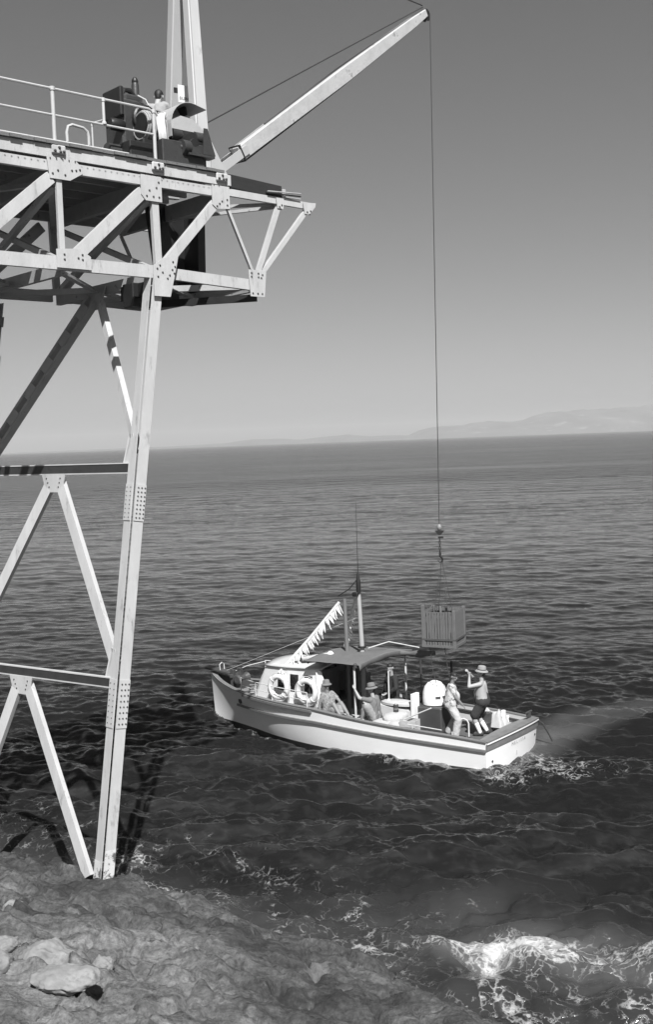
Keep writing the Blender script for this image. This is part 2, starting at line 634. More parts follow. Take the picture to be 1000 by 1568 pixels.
def sea_material():
    m = bpy.data.materials.new('sea_water')
    m.use_nodes = True
    nt = m.node_tree
    n, l = nt.nodes, nt.links
    b = n['Principled BSDF']
    b.inputs['IOR'].default_value = 1.333
    geo = n.new('ShaderNodeNewGeometry')
    # ripples too small for the mesh, long crests lying across the wind
    mp = n.new('ShaderNodeMapping')
    mp.inputs['Rotation'].default_value = (0, 0, rad(-12))
    mp.inputs['Scale'].default_value = (0.42, 1.0, 1.0)
    l.new(geo.outputs['Position'], mp.inputs[0])

    def nz(scale, det, vec):
        t = n.new('ShaderNodeTexNoise')
        t.inputs['Scale'].default_value = scale
        t.inputs['Detail'].default_value = det
        t.inputs['Roughness'].default_value = 0.55
        l.new(vec, t.inputs['Vector'])
        return t.outputs[0]
    r1 = nz(0.22, 7, mp.outputs[0])
    r2 = nz(1.7, 5, mp.outputs[0])
    r3 = nz(9.0, 4, mp.outputs[0])
    # distance from the shore drives how much of the long ripple the bump has to supply
    ln = n.new('ShaderNodeVectorMath'); ln.operation = 'LENGTH'
    l.new(geo.outputs['Position'], ln.inputs[0])
    far = n.new('ShaderNodeMapRange'); far.interpolation_type = 'SMOOTHSTEP'
    far.inputs['From Min'].default_value = 55; far.inputs['From Max'].default_value = 240
    far.inputs['To Min'].default_value = 0.0; far.inputs['To Max'].default_value = 1.0
    l.new(ln.outputs['Value'], far.inputs[0])

    def bump(h, strength, dist, nrm=None):
        t = n.new('ShaderNodeBump')
        t.inputs['Distance'].default_value = dist
        if isinstance(strength, float):
            t.inputs['Strength'].default_value = strength
        else:
            l.new(strength, t.inputs['Strength'])
        l.new(h, t.inputs['Height'])
        if nrm is not None:
            l.new(nrm, t.inputs['Normal'])
        return t.outputs[0]
    mpp = n.new('ShaderNodeMapping')
    mpp.inputs['Rotation'].default_value = (0, 0, rad(4))
    mpp.inputs['Scale'].default_value = (0.22, 1.0, 1.0)
    l.new(geo.outputs['Position'], mpp.inputs[0])
    patch = nz(0.03, 8, mpp.outputs[0])
    pr = n.new('ShaderNodeMapRange')
    pr.inputs['From Min'].default_value = 0.3; pr.inputs['From Max'].default_value = 0.7
    pr.inputs['To Min'].default_value = 0.25; pr.inputs['To Max'].default_value = 2.2
    l.new(patch, pr.inputs[0])
    fm_ = n.new('ShaderNodeMath'); fm_.operation = 'MULTIPLY'
    l.new(pr.outputs[0], fm_.inputs[0]); l.new(far.outputs[0], fm_.inputs[1])
    b1 = bump(r1, fm_.outputs[0], 1.7)
    calm = n.new('ShaderNodeMapRange')
    calm.inputs['From Min'].default_value = 25; calm.inputs['From Max'].default_value = 80
    calm.inputs['To Min'].default_value = 0.8; calm.inputs['To Max'].default_value = 0.2
    l.new(ln.outputs['Value'], calm.inputs[0])
    b2 = bump(r2, calm.outputs[0], 0.06, b1)
    b3 = bump(r3, calm.outputs[0], 0.013, b2)
    # foam: lacy net where thin, solid where thick
    at = n.new('ShaderNodeAttribute')
    at.attribute_name = 'foam'
    warp = n.new('ShaderNodeTexNoise')
    warp.inputs['Scale'].default_value = 1.6
    warp.inputs['Detail'].default_value = 5
    l.new(geo.outputs['Position'], warp.inputs['Vector'])
    wv = n.new('ShaderNodeVectorMath'); wv.operation = 'MULTIPLY_ADD'
    wv.inputs[1].default_value = (1.5, 1.5, 1.5)
    l.new(warp.outputs[1], wv.inputs[0])
    l.new(geo.outputs['Position'], wv.inputs[2])
    vo = n.new('ShaderNodeTexVoronoi')
    vo.feature = 'DISTANCE_TO_EDGE'
    vo.inputs['Scale'].default_value = 4.2
    l.new(wv.outputs[0], vo.inputs['Vector'])
    vr = n.new('ShaderNodeMapRange')
    vr.inputs['From Min'].default_value = 0.0; vr.inputs['From Max'].default_value = 0.16
    vr.inputs['To Min'].default_value = 1.0; vr.inputs['To Max'].default_value = 0.0
    l.new(vo.outputs[0], vr.inputs[0])
    fn = nz(4.2, 10, geo.outputs['Position'])
    fb = nz(0.9, 4, geo.outputs['Position'])

    def math_(op, a, bb):
        t = n.new('ShaderNodeMath'); t.operation = op
        for i, s in enumerate((a, bb)):
            if isinstance(s, (int, float)):
                t.inputs[i].default_value = s
            else:
                l.new(s, t.inputs[i])
        return t.outputs[0]
    pat = math_('ADD', math_('MULTIPLY', vr.outputs[0], 0.24), math_('ADD', math_('MULTIPLY', fn, 0.75), math_('MULTIPLY', fb, 0.55)))
    tot = math_('ADD', at.outputs['Fac'], pat)
    fm = n.new('ShaderNodeMapRange'); fm.interpolation_type = 'SMOOTHSTEP'
    fm.inputs['From Min'].default_value = 1.17; fm.inputs['From Max'].default_value = 1.66
    l.new(tot, fm.inputs[0])
    gate = n.new('ShaderNodeMapRange')
    gate.inputs['From Min'].default_value = 0.02; gate.inputs['From Max'].default_value = 0.2
    l.new(at.outputs['Fac'], gate.inputs[0])
    foam = math_('MULTIPLY', fm.outputs[0], gate.outputs[0])
    # colour
    mx = n.new('ShaderNodeMix'); mx.data_type = 'RGBA'
    l.new(foam, mx.inputs[0])
    at2 = n.new('ShaderNodeAttribute')
    at2.attribute_name = 'milk'
    mk = n.new('ShaderNodeMapRange')
    mk.inputs['To Min'].default_value = 0.010; mk.inputs['To Max'].default_value = 0.16
    l.new(at2.outputs['Fac'], mk.inputs[0])
    wc = n.new('ShaderNodeCombineColor')
    for i in range(3):
        l.new(mk.outputs[0], wc.inputs[i])
    l.new(wc.outputs[0], mx.inputs[6])
    mx.inputs[7].default_value = (0.46, 0.46, 0.46, 1)
    l.new(mx.outputs[2], b.inputs['Base Color'])
    rg = n.new('ShaderNodeMapRange')
    rg.inputs['To Min'].default_value = 0.09; rg.inputs['To Max'].default_value = 0.75
    l.new(foam, rg.inputs[0])
    rr = math_('MAXIMUM', rg.outputs[0], math_('MULTIPLY', far.outputs[0], 0.16))
    l.new(rr, b.inputs['Roughness'])
    b4 = bump(foam, 0.5, 0.05, b3)
    l.new(b4, b.inputs['Normal'])
    return m


make_sea()


# ---- rock shelf
def rock_height(x, y):
    s = shore_dist(x, y)
    wob = (fbm(x * 0.9, y * 0.9, 4, seed=31) - 0.5) * 0.9
    s2 = s + wob
    h = np.interp(s2, [-4, -1.5, -0.3, 0.25, 1.2, 3.0, 5.5, 8.0, 11, 14, 18, 40],
                  [-3, -1.3, -0.25, 0.22, 0.72, 1.15, 1.75, 2.35, 3.9, 6.2, 6.5, 9.0])
    amp = smooth(-0.6, 1.2, s)
    # tilted beds running along the shore, broken by joints
    t = x * 0.55 + y * 0.83
    q = x * 0.83 - y * 0.55
    bed = fbm(t * 1.6 + 0.7 * fbm(x, y, 3, seed=40), q * 0.35, 5, seed=33, ridged=True) - 0.5
    rough = fbm(x * 2.2, y * 2.2, 5, seed=35, gain=0.48) - 0.5
    fine = fbm(t * 7.0, q * 2.2, 4, seed=43, gain=0.6, ridged=True) - 0.5
    lumps = fbm(x * 0.75, y * 0.75, 3, seed=37) - 0.5
    crack = smooth(0.80, 0.97, fbm(q * 0.9 + 0.3 * rough, t * 0.5, 3, seed=39, ridged=True))
    h = h + amp * (0.34 * bed + 0.24 * rough + 0.24 * lumps - 0.22 * crack + 0.05 * fine)
    # broken into tilted blocks with open joints
    for sc, amp_, sd_ in ((0.75, 0.15, 5), (1.9, 0.06, 9), (5.5, 0.016, 14)):
        wx = x + 0.30 / sc * (fbm(x * sc * 1.5, y * sc * 1.5, 3, seed=80 + sd_) - 0.5) * 2
        wy = y + 0.30 / sc * (fbm(x * sc * 1.5 + 40, y * sc * 1.5, 3, seed=90 + sd_) - 0.5) * 2
        ux_, uy_ = (wx * 0.55 + wy * 0.83) * sc * 1.35, (wx * 0.83 - wy * 0.55) * sc * 0.75
        f1, gap_, cid, lx, ly = worley(ux_, uy_, sd_)
        tilt = (cid * 7.0 % 1.0 - 0.5) * lx + (cid * 13.0 % 1.0 - 0.5) * ly
        h = h + amp * amp_ * ((cid - 0.5) + 1.1 * tilt - 0.75 * smooth(0.10, 0.0, gap_))
    # keep the pad under the steel leg
    d = np.hypot(x + 4.15, y - 18.65)
    h = h + (0.62 - h) * smooth(0.75, 0.15, d)
    return h


def worley(x, y, seed):
    xi, yi = np.floor(x).astype(int), np.floor(y).astype(int)
    f1 = np.full(np.shape(x), 9.0); f2 = f1.copy(); cid = np.zeros(np.shape(x))
    cx = np.zeros(np.shape(x)); cy = cx.copy()
    for i in (-1, 0, 1):
        for j in (-1, 0, 1):
            a, b = xi + i, yi + j
            px_ = a + _PERM[(a + seed) & 255, b & 255]
            py_ = b + _PERM[a & 255, (b + seed * 3 + 7) & 255]
            d = np.hypot(x - px_, y - py_)
            m = d < f1
            f2 = np.where(m, f1, np.minimum(f2, d))
            cid = np.where(m, _PERM[(a + 91) & 255, (b + 37 + seed) & 255], cid)
            cx = np.where(m, px_, cx); cy = np.where(m, py_, cy)
            f1 = np.where(m, d, f1)
    return f1, f2 - f1, cid, x - cx, y - cy


def rock_material():
    m = bpy.data.materials.new('shore_rock')
    m.use_nodes = True
    nt = m.node_tree
    n, l = nt.nodes, nt.links
    b = n['Principled BSDF']
    geo = n.new('ShaderNodeNewGeometry')

    def nz(scale, det, ro=0.6, stretch=None):
        vec = geo.outputs['Position']
        if stretch:
            mp = n.new('ShaderNodeMapping')
            mp.inputs['Rotation'].default_value = (0, 0, rad(-33))
            mp.inputs['Scale'].default_value = stretch
            l.new(vec, mp.inputs[0])
            vec = mp.outputs[0]
        t = n.new('ShaderNodeTexNoise')
        t.inputs['Scale'].default_value = scale
        t.inputs['Detail'].default_value = det
        t.inputs['Roughness'].default_value = ro
        l.new(vec, t.inputs['Vector'])
        return t.outputs[0]

    def mr(s, a, bb, c, d):
        t = n.new('ShaderNodeMapRange')
        for k, v in zip(('From Min', 'From Max', 'To Min', 'To Max'), (a, bb, c, d)):
            t.inputs[k].default_value = v
        l.new(s, t.inputs[0])
        return t.outputs[0]

    def mth(op, a, bb):
        t = n.new('ShaderNodeMath'); t.operation = op
        for i, s in enumerate((a, bb)):
            if isinstance(s, (int, float)):
                t.inputs[i].default_value = s
            else:
                l.new(s, t.inputs[i])
        return t.outputs[0]
    base = mr(nz(0.55, 5), 0.35, 0.65, 0.026, 0.10)
    streak = mr(nz(2.2, 8, 0.7, (0.35, 2.4, 1)), 0.3, 0.7, 0.4, 1.6)
    grain = mr(nz(14, 8, 0.75), 0.32, 0.68, 0.4, 1.6)
    col = mth('MULTIPLY', mth('MULTIPLY', base, streak), grain)
    # pale guano and lichen splashes, wet dark band at the tide line
    pale = mr(nz(1.3, 8, 0.7), 0.58, 0.64, 0.0, 1.0)
    mx = n.new('ShaderNodeMix'); mx.data_type = 'FLOAT'
    l.new(mth('MULTIPLY', pale, 0.4), mx.inputs[0]); l.new(col, mx.inputs[2]); mx.inputs[3].default_value = 0.26
    # a bed of paler stone crops out by the boulders
    dv = n.new('ShaderNodeVectorMath'); dv.operation = 'DISTANCE'
    l.new(geo.outputs['Position'], dv.inputs[0]); dv.inputs[1].default_value = (-3.3, 13.6, 1.8)
    zone = mr(mth('ADD', dv.outputs['Value'], mth('MULTIPLY', nz(0.9, 6, 0.65), 3.0)), 2.6, 4.2, 1.0, 0.0)
    m2 = n.new('ShaderNodeMix'); m2.data_type = 'FLOAT'
    l.new(mth('MULTIPLY', zone, 0.85), m2.inputs[0]); l.new(mx.outputs[0], m2.inputs[2])
    l.new(mth('MULTIPLY', mth('MULTIPLY', grain, streak), 0.15), m2.inputs[3])
    mx = m2
    sx = n.new('ShaderNodeSeparateXYZ')
    l.new(geo.outputs['Position'], sx.inputs[0])
    wet = mr(mth('ADD', sx.outputs[2], mth('MULTIPLY', nz(1.1, 5), 0.5)), 0.42, 0.72, 0.36, 1.0)
    out = mth('MULTIPLY', mx.outputs[0], wet)
    cc = n.new('ShaderNodeCombineColor')
    for i in range(3):
        l.new(out, cc.inputs[i])
    l.new(cc.outputs[0], b.inputs['Base Color'])
    l.new(mr(wet, 0.36, 1.0, 0.35, 0.9), b.inputs['Roughness'])
    bp = n.new('ShaderNodeBump')
    bp.inputs['Strength'].default_value = 0.75
    bp.inputs['Distance'].default_value = 0.09
    l.new(mth('ADD', nz(7, 8, 0.7), mth('MULTIPLY', nz(4, 6, 0.65, (0.5, 2.4, 1)), 0.8)), bp.inputs['Height'])
    l.new(bp.outputs[0], b.inputs['Normal'])
    return m


ROCKM = rock_material()


def make_rock():
    def axis(a, b, fine0, fine1, st, coarse):
        out = list(np.arange(fine0, fine1, st))
        x = fine0
        s = st
        lo = []
        while x > a:
            s = min(s * 1.25, coarse)
            x -= s
            lo.append(x)
        x = fine1
        s = st
        hi = []
        while x < b:
            s = min(s * 1.25, coarse)
            x += s
            hi.append(x)
        return np.array(lo[::-1] + out + hi)
    xs = axis(-42, 60, -7.5, 3.2, 0.045, 1.6)
    ys = axis(-20, 46, 11.0, 22.4, 0.045, 1.6)
    X, Y = np.meshgrid(xs, ys, indexing='ij')
    Z = rock_height(X, Y)
    nx, ny = X.shape
    idx = np.arange(nx * ny).reshape(nx, ny)
    q = np.stack([idx[:-1, :-1], idx[1:, :-1], idx[1:, 1:], idx[:-1, 1:]], -1).reshape(-1, 4)
    keep = Z.ravel()[q].max(1) > -1.2
    o = np_mesh('shore_rock', np.stack([X, Y, Z], -1).reshape(-1, 3), q[keep], ROCKM)
    o['kind'] = 'structure'


make_rock()


# ---- loose boulders at the foot of the slope
def ground(x, y):
    return float(rock_height(np.array([x]), np.array([y]))[0])


BOULDER_M = mat('pale_boulder', 0.22, 0.9, 0.35, 4.0, 1.0, 9, dirt=0.3, dirt_g=0.10, dirt_scale=3.5, dirt_w=0.15)


def boulder(x, y, sx, sy, sz, seed, label, rz=0.0, lift=0.2):
    bm = bmesh.new()
    bmesh.ops.create_icosphere(bm, subdivisions=5, radius=1.0)
    r = np.random.default_rng(seed)
    planes = [(Vector(r.normal(size=3)).normalized(), 0.60 + 0.25 * r.random()) for _ in range(16)]
    co = np.array([v.co[:] for v in bm.verts])
    for nn, d in planes:
        nn = np.array(nn)
        e = np.maximum(co @ nn - d, 0)
        co -= nn * (e * 0.93)[:, None]
    f = fbm(co[:, 0] * 1.7 + 5 + seed, co[:, 1] * 1.7 + co[:, 2] * 1.3 + 9, 5, seed=seed) - 0.5
    g = fbm(co[:, 0] * 5 + 3 * co[:, 2] + seed, co[:, 1] * 5 - 2 * co[:, 2], 5, seed=seed + 5, gain=0.6) - 0.5
    co = co * (1 + 0.26 * f + 0.30 * g)[:, None] * np.array([sx, sy, sz])
    for v, p in zip(bm.verts, co):
        v.co = p
    me = bpy.data.meshes.new('boulder')
    bm.to_mesh(me)
    bm.free()
    me.polygons.foreach_set('use_smooth', [True] * len(me.polygons))
    me.materials.append(BOULDER_M)
    o = bpy.data.objects.new('boulder', me)
    COL.objects.link(o)
    o.location = (x, y, ground(x, y) + sz * lift)
    o.rotation_euler = (0, 0, rz)
    tag(o, label, 'boulder', 'boulders on the rock shelf')


boulder(-3.75, 13.65, 0.38, 0.33, 0.30, 3, 'largest pale angular boulder of the pile on the rock shelf', 0.4)
boulder(-4.45, 14.05, 0.25, 0.21, 0.20, 5, 'small pale boulder wedged behind the largest boulder', 1.1)
boulder(-3.30, 12.75, 0.43, 0.30, 0.21, 8, 'long low cracked boulder lying before the largest boulder', 0.15)
boulder(-4.30, 13.05, 0.28, 0.31, 0.25, 12, 'squat pale boulder split by a dark gap from the largest boulder', 2.0)
boulder(-4.9, 16.0, 0.20, 0.16, 0.13, 21, 'lone small stone higher on the shelf beneath the tower', 0.2)
boulder(-3.05, 13.55, 0.18, 0.16, 0.13, 25, 'fist-shaped stone in the crook of the largest boulder', 1.7)


# ---- far coast across the bay
def make_hills():
    m = mat('far_coast_land', 0.13, 0.95, 0.35, 0.004, dirt=0.3, dirt_g=0.26, dirt_scale=0.006, dirt_w=0.1)
    YD = 8200.0
    k = YD / 1690.0
    # crest line, metres above the water against metres to the right of the view axis
    px = [0, 250, 330, 385, 420, 460, 500, 540, 580, 640, 660, 690, 730, 775, 800, 830, 860, 885, 910, 930, 1000, 1150, 1400, 1800]
    hp = [2, 3, 5, 10, 9, 6, 9, 11, 7, 8, 17, 22, 20, 27, 25, 24, 31, 36, 38, 41, 42, 40, 36, 20]
    xs = np.linspace(-500, 1300, 500) * k
    cr = np.interp(xs / k + 500, px, hp) * k * (0.78 + 0.44 * fbm(xs / 330.0, xs * 0 + 3.3, 6, seed=57, gain=0.6))
    rows = []
    prof = [(-500, -0.05), (-300, 0.12), (-60, 0.45), (300, 0.75), (700, 1.0), (1200, 0.6), (1900, -0.1)]
    for d, f in prof:
        n = fbm(xs / 260.0 + d * 0.01, np.full_like(xs, d / 300.0), 5, seed=51)
        z = cr * f * (0.7 + 0.6 * n) if 0 < f < 1 else cr * f * (0.94 + 0.12 * n)
        rows.append(np.stack([xs, np.full_like(xs, YD + d) + 0 * xs, z], -1))
    V = np.array(rows)
    nr, nc = V.shape[:2]
    idx = np.arange(nr * nc).reshape(nr, nc)
    q = np.stack([idx[:-1, :-1], idx[:-1, 1:], idx[1:, 1:], idx[1:, :-1]], -1).reshape(-1, 4)
    o = np_mesh('far_hills', V.reshape(-1, 3), q, m)
    o['kind'] = 'structure'


make_hills()


def make_haze():
    mb = MB()
    mb.box((0, 5200, 107), (19000, 11200 + 8000, 224))
    m = bpy.data.materials.new('sea_haze')
    m.use_nodes = True
    n, l = m.node_tree.nodes, m.node_tree.links
    n.clear()
    out = n.new('ShaderNodeOutputMaterial')
    v = n.new('ShaderNodeVolumePrincipled')
    v.inputs['Color'].default_value = (0.92, 0.92, 0.92, 1)
    v.inputs['Density'].default_value = 1.0e-4
    v.inputs['Anisotropy'].default_value = 0.0
    l.new(v.outputs[0], out.inputs['Volume'])
    o = mb.build('haze', m)
    o['kind'] = 'stuff'
    o['label'] = 'pale sea haze over the bay'


make_haze()

# ================================================================== landing tower (local axes: u along the deck edge, v across it, z up)
TOWER = empty('landing_tower', TOWER_O, (0, 0, TOWER_A))
tag(TOWER, 'white riveted steel landing tower with railed crane deck on the rock shelf', 'tower')
UX, VY, ZZ = Vector((1, 0, 0)), Vector((0, 1, 0)), Vector((0, 0, 1))
VW = 3.6                      # far truss
WB = 4.05                     # second leg of the bent
SK = -0.236                   # the bent stands askew to the deck


def leg_u(z):
    return -1.63 * (11.33 - z) / 10.54


def rivets(pts, nrm, parent, r=0.017, name='rivet_heads'):
    mb = MB()
    nv = Vector(nrm).normalized()
    M = nv.to_track_quat('Z', 'Y').to_matrix()
    for p in pts:
        mb.lathe([(r, 0), (r * 0.95, r * 0.5), (r * 0.45, r * 0.95)], p, 6, M)
    return mb.build(name, BOLT, parent, kind='stuff')


def bolt_grid(c, a, b, na, nb, da, db):
    c, a, b = Vector(c), Vector(a), Vector(b)
    return [c + a * (i - (na - 1) / 2) * da + b * (j - (nb - 1) / 2) * db for i in range(na) for j in range(nb)]


def channel(name, p, q, depth, flange, face, parent=TOWER, m=STEEL, t=0.014, up=ZZ, inner=None):
    """rolled channel p->q: web of the given depth on the 'face' side, flanges pointing along 'inner'"""
    p, q = Vector(p), Vector(q)
    d = (q - p).normalized()
    fn = Vector(face).normalized()
    fn = (fn - d * fn.dot(d)).normalized()
    b = d.cross(fn).normalized()
    mb = MB()
    mb.plate(p, q, b, fn, (-depth / 2, depth / 2), (-t, 0))
    s = 1 if inner is None else inner
    lo, hi = (-flange, -t) if s > 0 else (0.0, flange)
    mb.plate(p, q, b, fn, (-depth / 2, -depth / 2 + t), (lo, hi))
    mb.plate(p, q, b, fn, (depth / 2 - t, depth / 2), (lo, hi))
    return mb.build(name, m, parent)


def angle_bar(name, p, q, w, face, parent=TOWER, m=STEEL, t=0.012):
    p, q = Vector(p), Vector(q)
    d = (q - p).normalized()
    fn = Vector(face).normalized()
    fn = (fn - d * fn.dot(d)).normalized()
    b = d.cross(fn).normalized()
    mb = MB()
    mb.plate(p, q, b, fn, (-w / 2, w / 2), (-t, 0))
    mb.plate(p, q, b, fn, (w / 2 - t, w / 2), (-w, -t))
    return mb.build(name, m, parent)


def built_leg(v0, mirror):
    """two channels set square to each other with a dark slot at the corner"""
    s = -1 if mirror else 1
    p0, p1 = Vector((leg_u(0.35) + SK * v0, v0, 0.35)), Vector((leg_u(11.2) + SK * v0, v0, 11.2))
    ld = (p1 - p0).normalized()
    nU = (-UX - ld * (-UX).dot(ld)).normalized()
    leg = empty('leg')
    leg.parent = TOWER
    a = Vector((0, 0, 0))
    H = 0.122
    mb = MB()          # channel on the -u side
    mb.plate(p0, p1, VY, nU, (-H + 0.036, H), (H - 0.014, H))
    mb.plate(p0, p1, VY, nU, (H - 0.014, H), (H - 0.10, H - 0.014))
    mb.build('leg_channel', STEEL, leg)
    mb = MB()          # channel on the -v side
    f = -VY * s
    mb.plate(p0, p1, nU, f, (-H, H - 0.036), (H - 0.014, H))
    mb.plate(p0, p1, nU, f, (-H, -H + 0.014), (H - 0.12, H - 0.014))
    mb.build('leg_channel', STEEL, leg)
    # tie plates on the inner faces close the box
    mb = MB()
    for k in range(14):
        e = p0.lerp(p1, (k + 0.5) / 14)
        mb.plate(e - ld * 0.1, e + ld * 0.1, VY, nU, (-H + 0.05, H - 0.02), (-H, -H + 0.012))
    mb.build('tie_plates', STEEL_GREY, leg, kind='stuff')
    # splice plates with rivet rows
    for zc, hh in ((7.25, 0.32), (3.78, 0.42)):
        c = p0.lerp(p1, (zc - 0.35) / (11.2 - 0.35))
        mb = MB()
        mb.plate(c - ld * hh, c + ld * hh, VY, nU, (-H + 0.035, H + 0.004), (H + 0.001, H + 0.013))
        mb.build('splice_plate', STEEL, leg)
        mb = MB()
        mb.plate(c - ld * hh, c + ld * hh, nU, f, (-H - 0.004, H - 0.036), (H + 0.001, H + 0.013))
        mb.build('splice_plate', STEEL, leg)
        pts = bolt_grid(c + nU * (H + 0.013) + VY * 0.02, ld, VY, 8, 2, hh * 0.235, 0.12)
        rivets(pts, nU, leg, 0.012)
        pts = bolt_grid(c + f * (H + 0.013) - nU * 0.03, ld, nU, 8, 3, hh * 0.235, 0.07)
        rivets(pts, f, leg, 0.016)
    # flaking sleeve where spray reaches the foot
    mb = MB()
    e0, e1 = p0 - ld * 0.3, p0 + ld * 0.95
    mb.plate(e0, e1, nU, f, (-H - 0.003, H - 0.033), (H + 0.001, H + 0.006))
    mb.plate(e0, p0 + ld * 0.75, VY, nU, (-H + 0.03, H + 0.003), (H + 0.001, H + 0.006))
    mb.build('foot_sleeve', STEEL_WORN, leg, label='rust-flaked foot of the steel leg')
    mb = MB()
    mb.box((p0.x, v0, 0.32), (0.62, 0.62, 0.5))
    mb.build('footing', mat('concrete', 0.22, 0.9, 0.2, 4, 0.5, 20), leg, bevel=0.03)
    return leg


built_leg(0.0, False)
built_leg(WB, True)

# ---- near and far trusses
PAN = [-5.55, -3.7, -1.85, 0.03, 1.55]


def gusset(pts, v, n, bolts, parent=TOWER):
    mb = MB()
    mb.poly([(u, v, z) for u, z in pts], (0, -1, 0), 0.016)
    g = mb.build('gusset_plate', STEEL, parent)
    if bolts:
        rivets([(u, v - 0.016, z) for u, z in bolts], (0, -1, 0), g, 0.019)
    return g


def truss(v, far):
    f = (0, -1, 0)
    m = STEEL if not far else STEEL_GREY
    y = v - 0.07
    channel('top_chord', (-6.6, y, 12.875), (1.62, y, 12.875), 0.17, 0.09, f, m=m)
    channel('top_chord', (1.62, y, 12.90), (3.78, y, 12.875), 0.13, 0.07, f, m=m)
    channel('bottom_chord', (-6.6, y, 11.30), (-0.05, y, 11.30), 0.22, 0.09, f, m=m)
    channel('bottom_chord', (0.12, y, 11.30), (2.22, y, 11.22), 0.20, 0.09, f, m=m)
    for u in (-5.55, -3.7, -1.85):
        channel('vertical_post', (u, y - 0.003, 11.35), (u, y - 0.003, 12.82), 0.10, 0.06, f, m=m)
    channel('vertical_post', (0.06, y - 0.003, 11.4), (0.03, y - 0.003, 12.82), 0.14, 0.08, f, m=m)
    # broad diagonals
    for (a, b, w) in (((-0.22, 12.66), (-1.62, 11.42), 0.21), ((1.42, 12.70), (0.17, 11.42), 0.17),
                      ((-2.0, 12.68), (-3.52, 11.40), 0.20), ((-3.9, 12.68), (-5.4, 11.40), 0.20)):
        channel('diagonal_brace', (a[0], y - 0.02, a[1]), (b[0], y - 0.02, b[1]), w, 0.10, f, m=m)
    for (a, b, w) in (((1.62, 12.66), (2.2, 11.45), 0.055), ((2.93, 12.82), (2.33, 11.45), 0.085), ((3.66, 12.80), (2.42, 11.45), 0.085)):
        angle_bar('outrigger_brace', (a[0], y - 0.02, a[1]), (b[0], y - 0.02, b[1]), w, f, m=m)
    if far:
        return
    y2 = v - 0.092
    gusset([(-2.08, 13.05), (-1.60, 13.05), (-1.42, 12.90), (-1.42, 12.80), (-1.66, 12.66), (-2.03, 12.66)], y2, 0,
           [(-1.98, 12.74), (-1.88, 12.80), (-1.75, 12.74), (-1.62, 12.83), (-1.54, 12.84), (-1.47, 12.86)])
    gusset([(-0.27, 12.96), (0.16, 12.96), (0.16, 12.52), (-0.18, 12.52), (-0.27, 12.62)], y2, 0,
           [(0.10, 12.86), (0.05, 12.76), (0.10, 12.60), (-0.10, 12.70), (-0.02, 12.60), (-0.16, 12.60)])
    gusset([(1.28, 12.98), (1.68, 12.98), (1.68, 12.58), (1.38, 12.55), (1.28, 12.62)], y2, 0,
           [(1.62, 12.74), (1.62, 12.64), (1.50, 12.70), (1.44, 12.65), (1.38, 12.60)])
    gusset([(-0.14, 11.38), (-0.14, 10.86), (0.20, 10.86), (0.36, 11.42), (0.40, 11.58), (0.22, 11.58), (0.02, 11.50)], y2 - 0.075, 0,
           [(0.0, 11.40), (-0.06, 11.34), (0.05, 11.28), (-0.05, 11.20), (0.28, 11.48), (0.32, 11.40), (0.26, 11.34), (0.30, 11.28), (0.15, 11.18), (0.20, 11.24)])
    gusset([(-1.98, 11.52), (-1.55, 11.56), (-1.34, 11.44), (-1.34, 11.22), (-1.98, 11.22)], y2, 0,
           [(-1.84, 11.44), (-1.84, 11.36), (-1.58, 11.40), (-1.50, 11.46), (-1.50, 11.38)])
    gusset([(2.07, 11.50), (2.50, 11.50), (2.44, 11.00), (2.10, 11.00)], y2, 0,
           [(2.13, 11.44), (2.13, 11.37), (2.30, 11.44), (2.30, 11.37), (2.40, 11.42), (2.37, 11.36), (2.15, 11.06), (2.27, 11.06), (2.38, 11.06)])
    gusset([(2.83, 12.93), (3.02, 12.93), (3.00, 12.73), (2.85, 12.73)], y2, 0, [(2.90, 12.76), (2.96, 12.80), (2.93, 12.72)])
    gusset([(3.52, 12.92), (3.86, 12.94), (3.84, 12.86), (3.68, 12.70), (3.56, 12.70)], y2, 0, [(3.62, 12.74), (3.68, 12.70), (3.71, 12.77)])


truss(0.0, False)
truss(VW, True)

# deck stringer, with the cut edge of the deck showing over it
channel('deck_stringer', (-6.6, -0.10, 13.10), (1.62, -0.10, 13.10), 0.20, 0.10, (0, -1, 0))
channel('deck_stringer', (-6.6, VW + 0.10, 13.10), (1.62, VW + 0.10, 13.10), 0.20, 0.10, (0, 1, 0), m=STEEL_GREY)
rivets([(-6.5 + i * 0.115, -0.116, 12.985) for i in range(70)], (0, -1, 0), TOWER, 0.012)
for u in (-1.86, 0.09, 1.5):       # shoe with bolts under each railing post
    mb = MB()
    mb.box((u, -0.13, 13.13), (0.26, 0.05, 0.15))
    s = mb.build('post_shoe', STEEL, TOWER, bevel=0.02)
    rivets([(u - 0.08, -0.155, 13.10), (u, -0.155, 13.16), (u + 0.08, -0.155, 13.10), (u + 0.02, -0.155, 13.09)], (0, -1, 0), s, 0.026)

# planks of the deck, laid across
mb = MB()
mb.box((0, 0, 0), (0.205, VW + 0.30, 0.05))
plank0 = mb.build('deck_plank', DECKWOOD, TOWER)
plank0.location = (-6.5, VW / 2, 13.235)
k = 0
u = -6.5
while u < 1.35:
    u += 0.215
    c = share(plank0, TOWER)
    c.location = (u, VW / 2 + random.uniform(-0.02, 0.02), 13.235 + random.uniform(-0.004, 0.004))
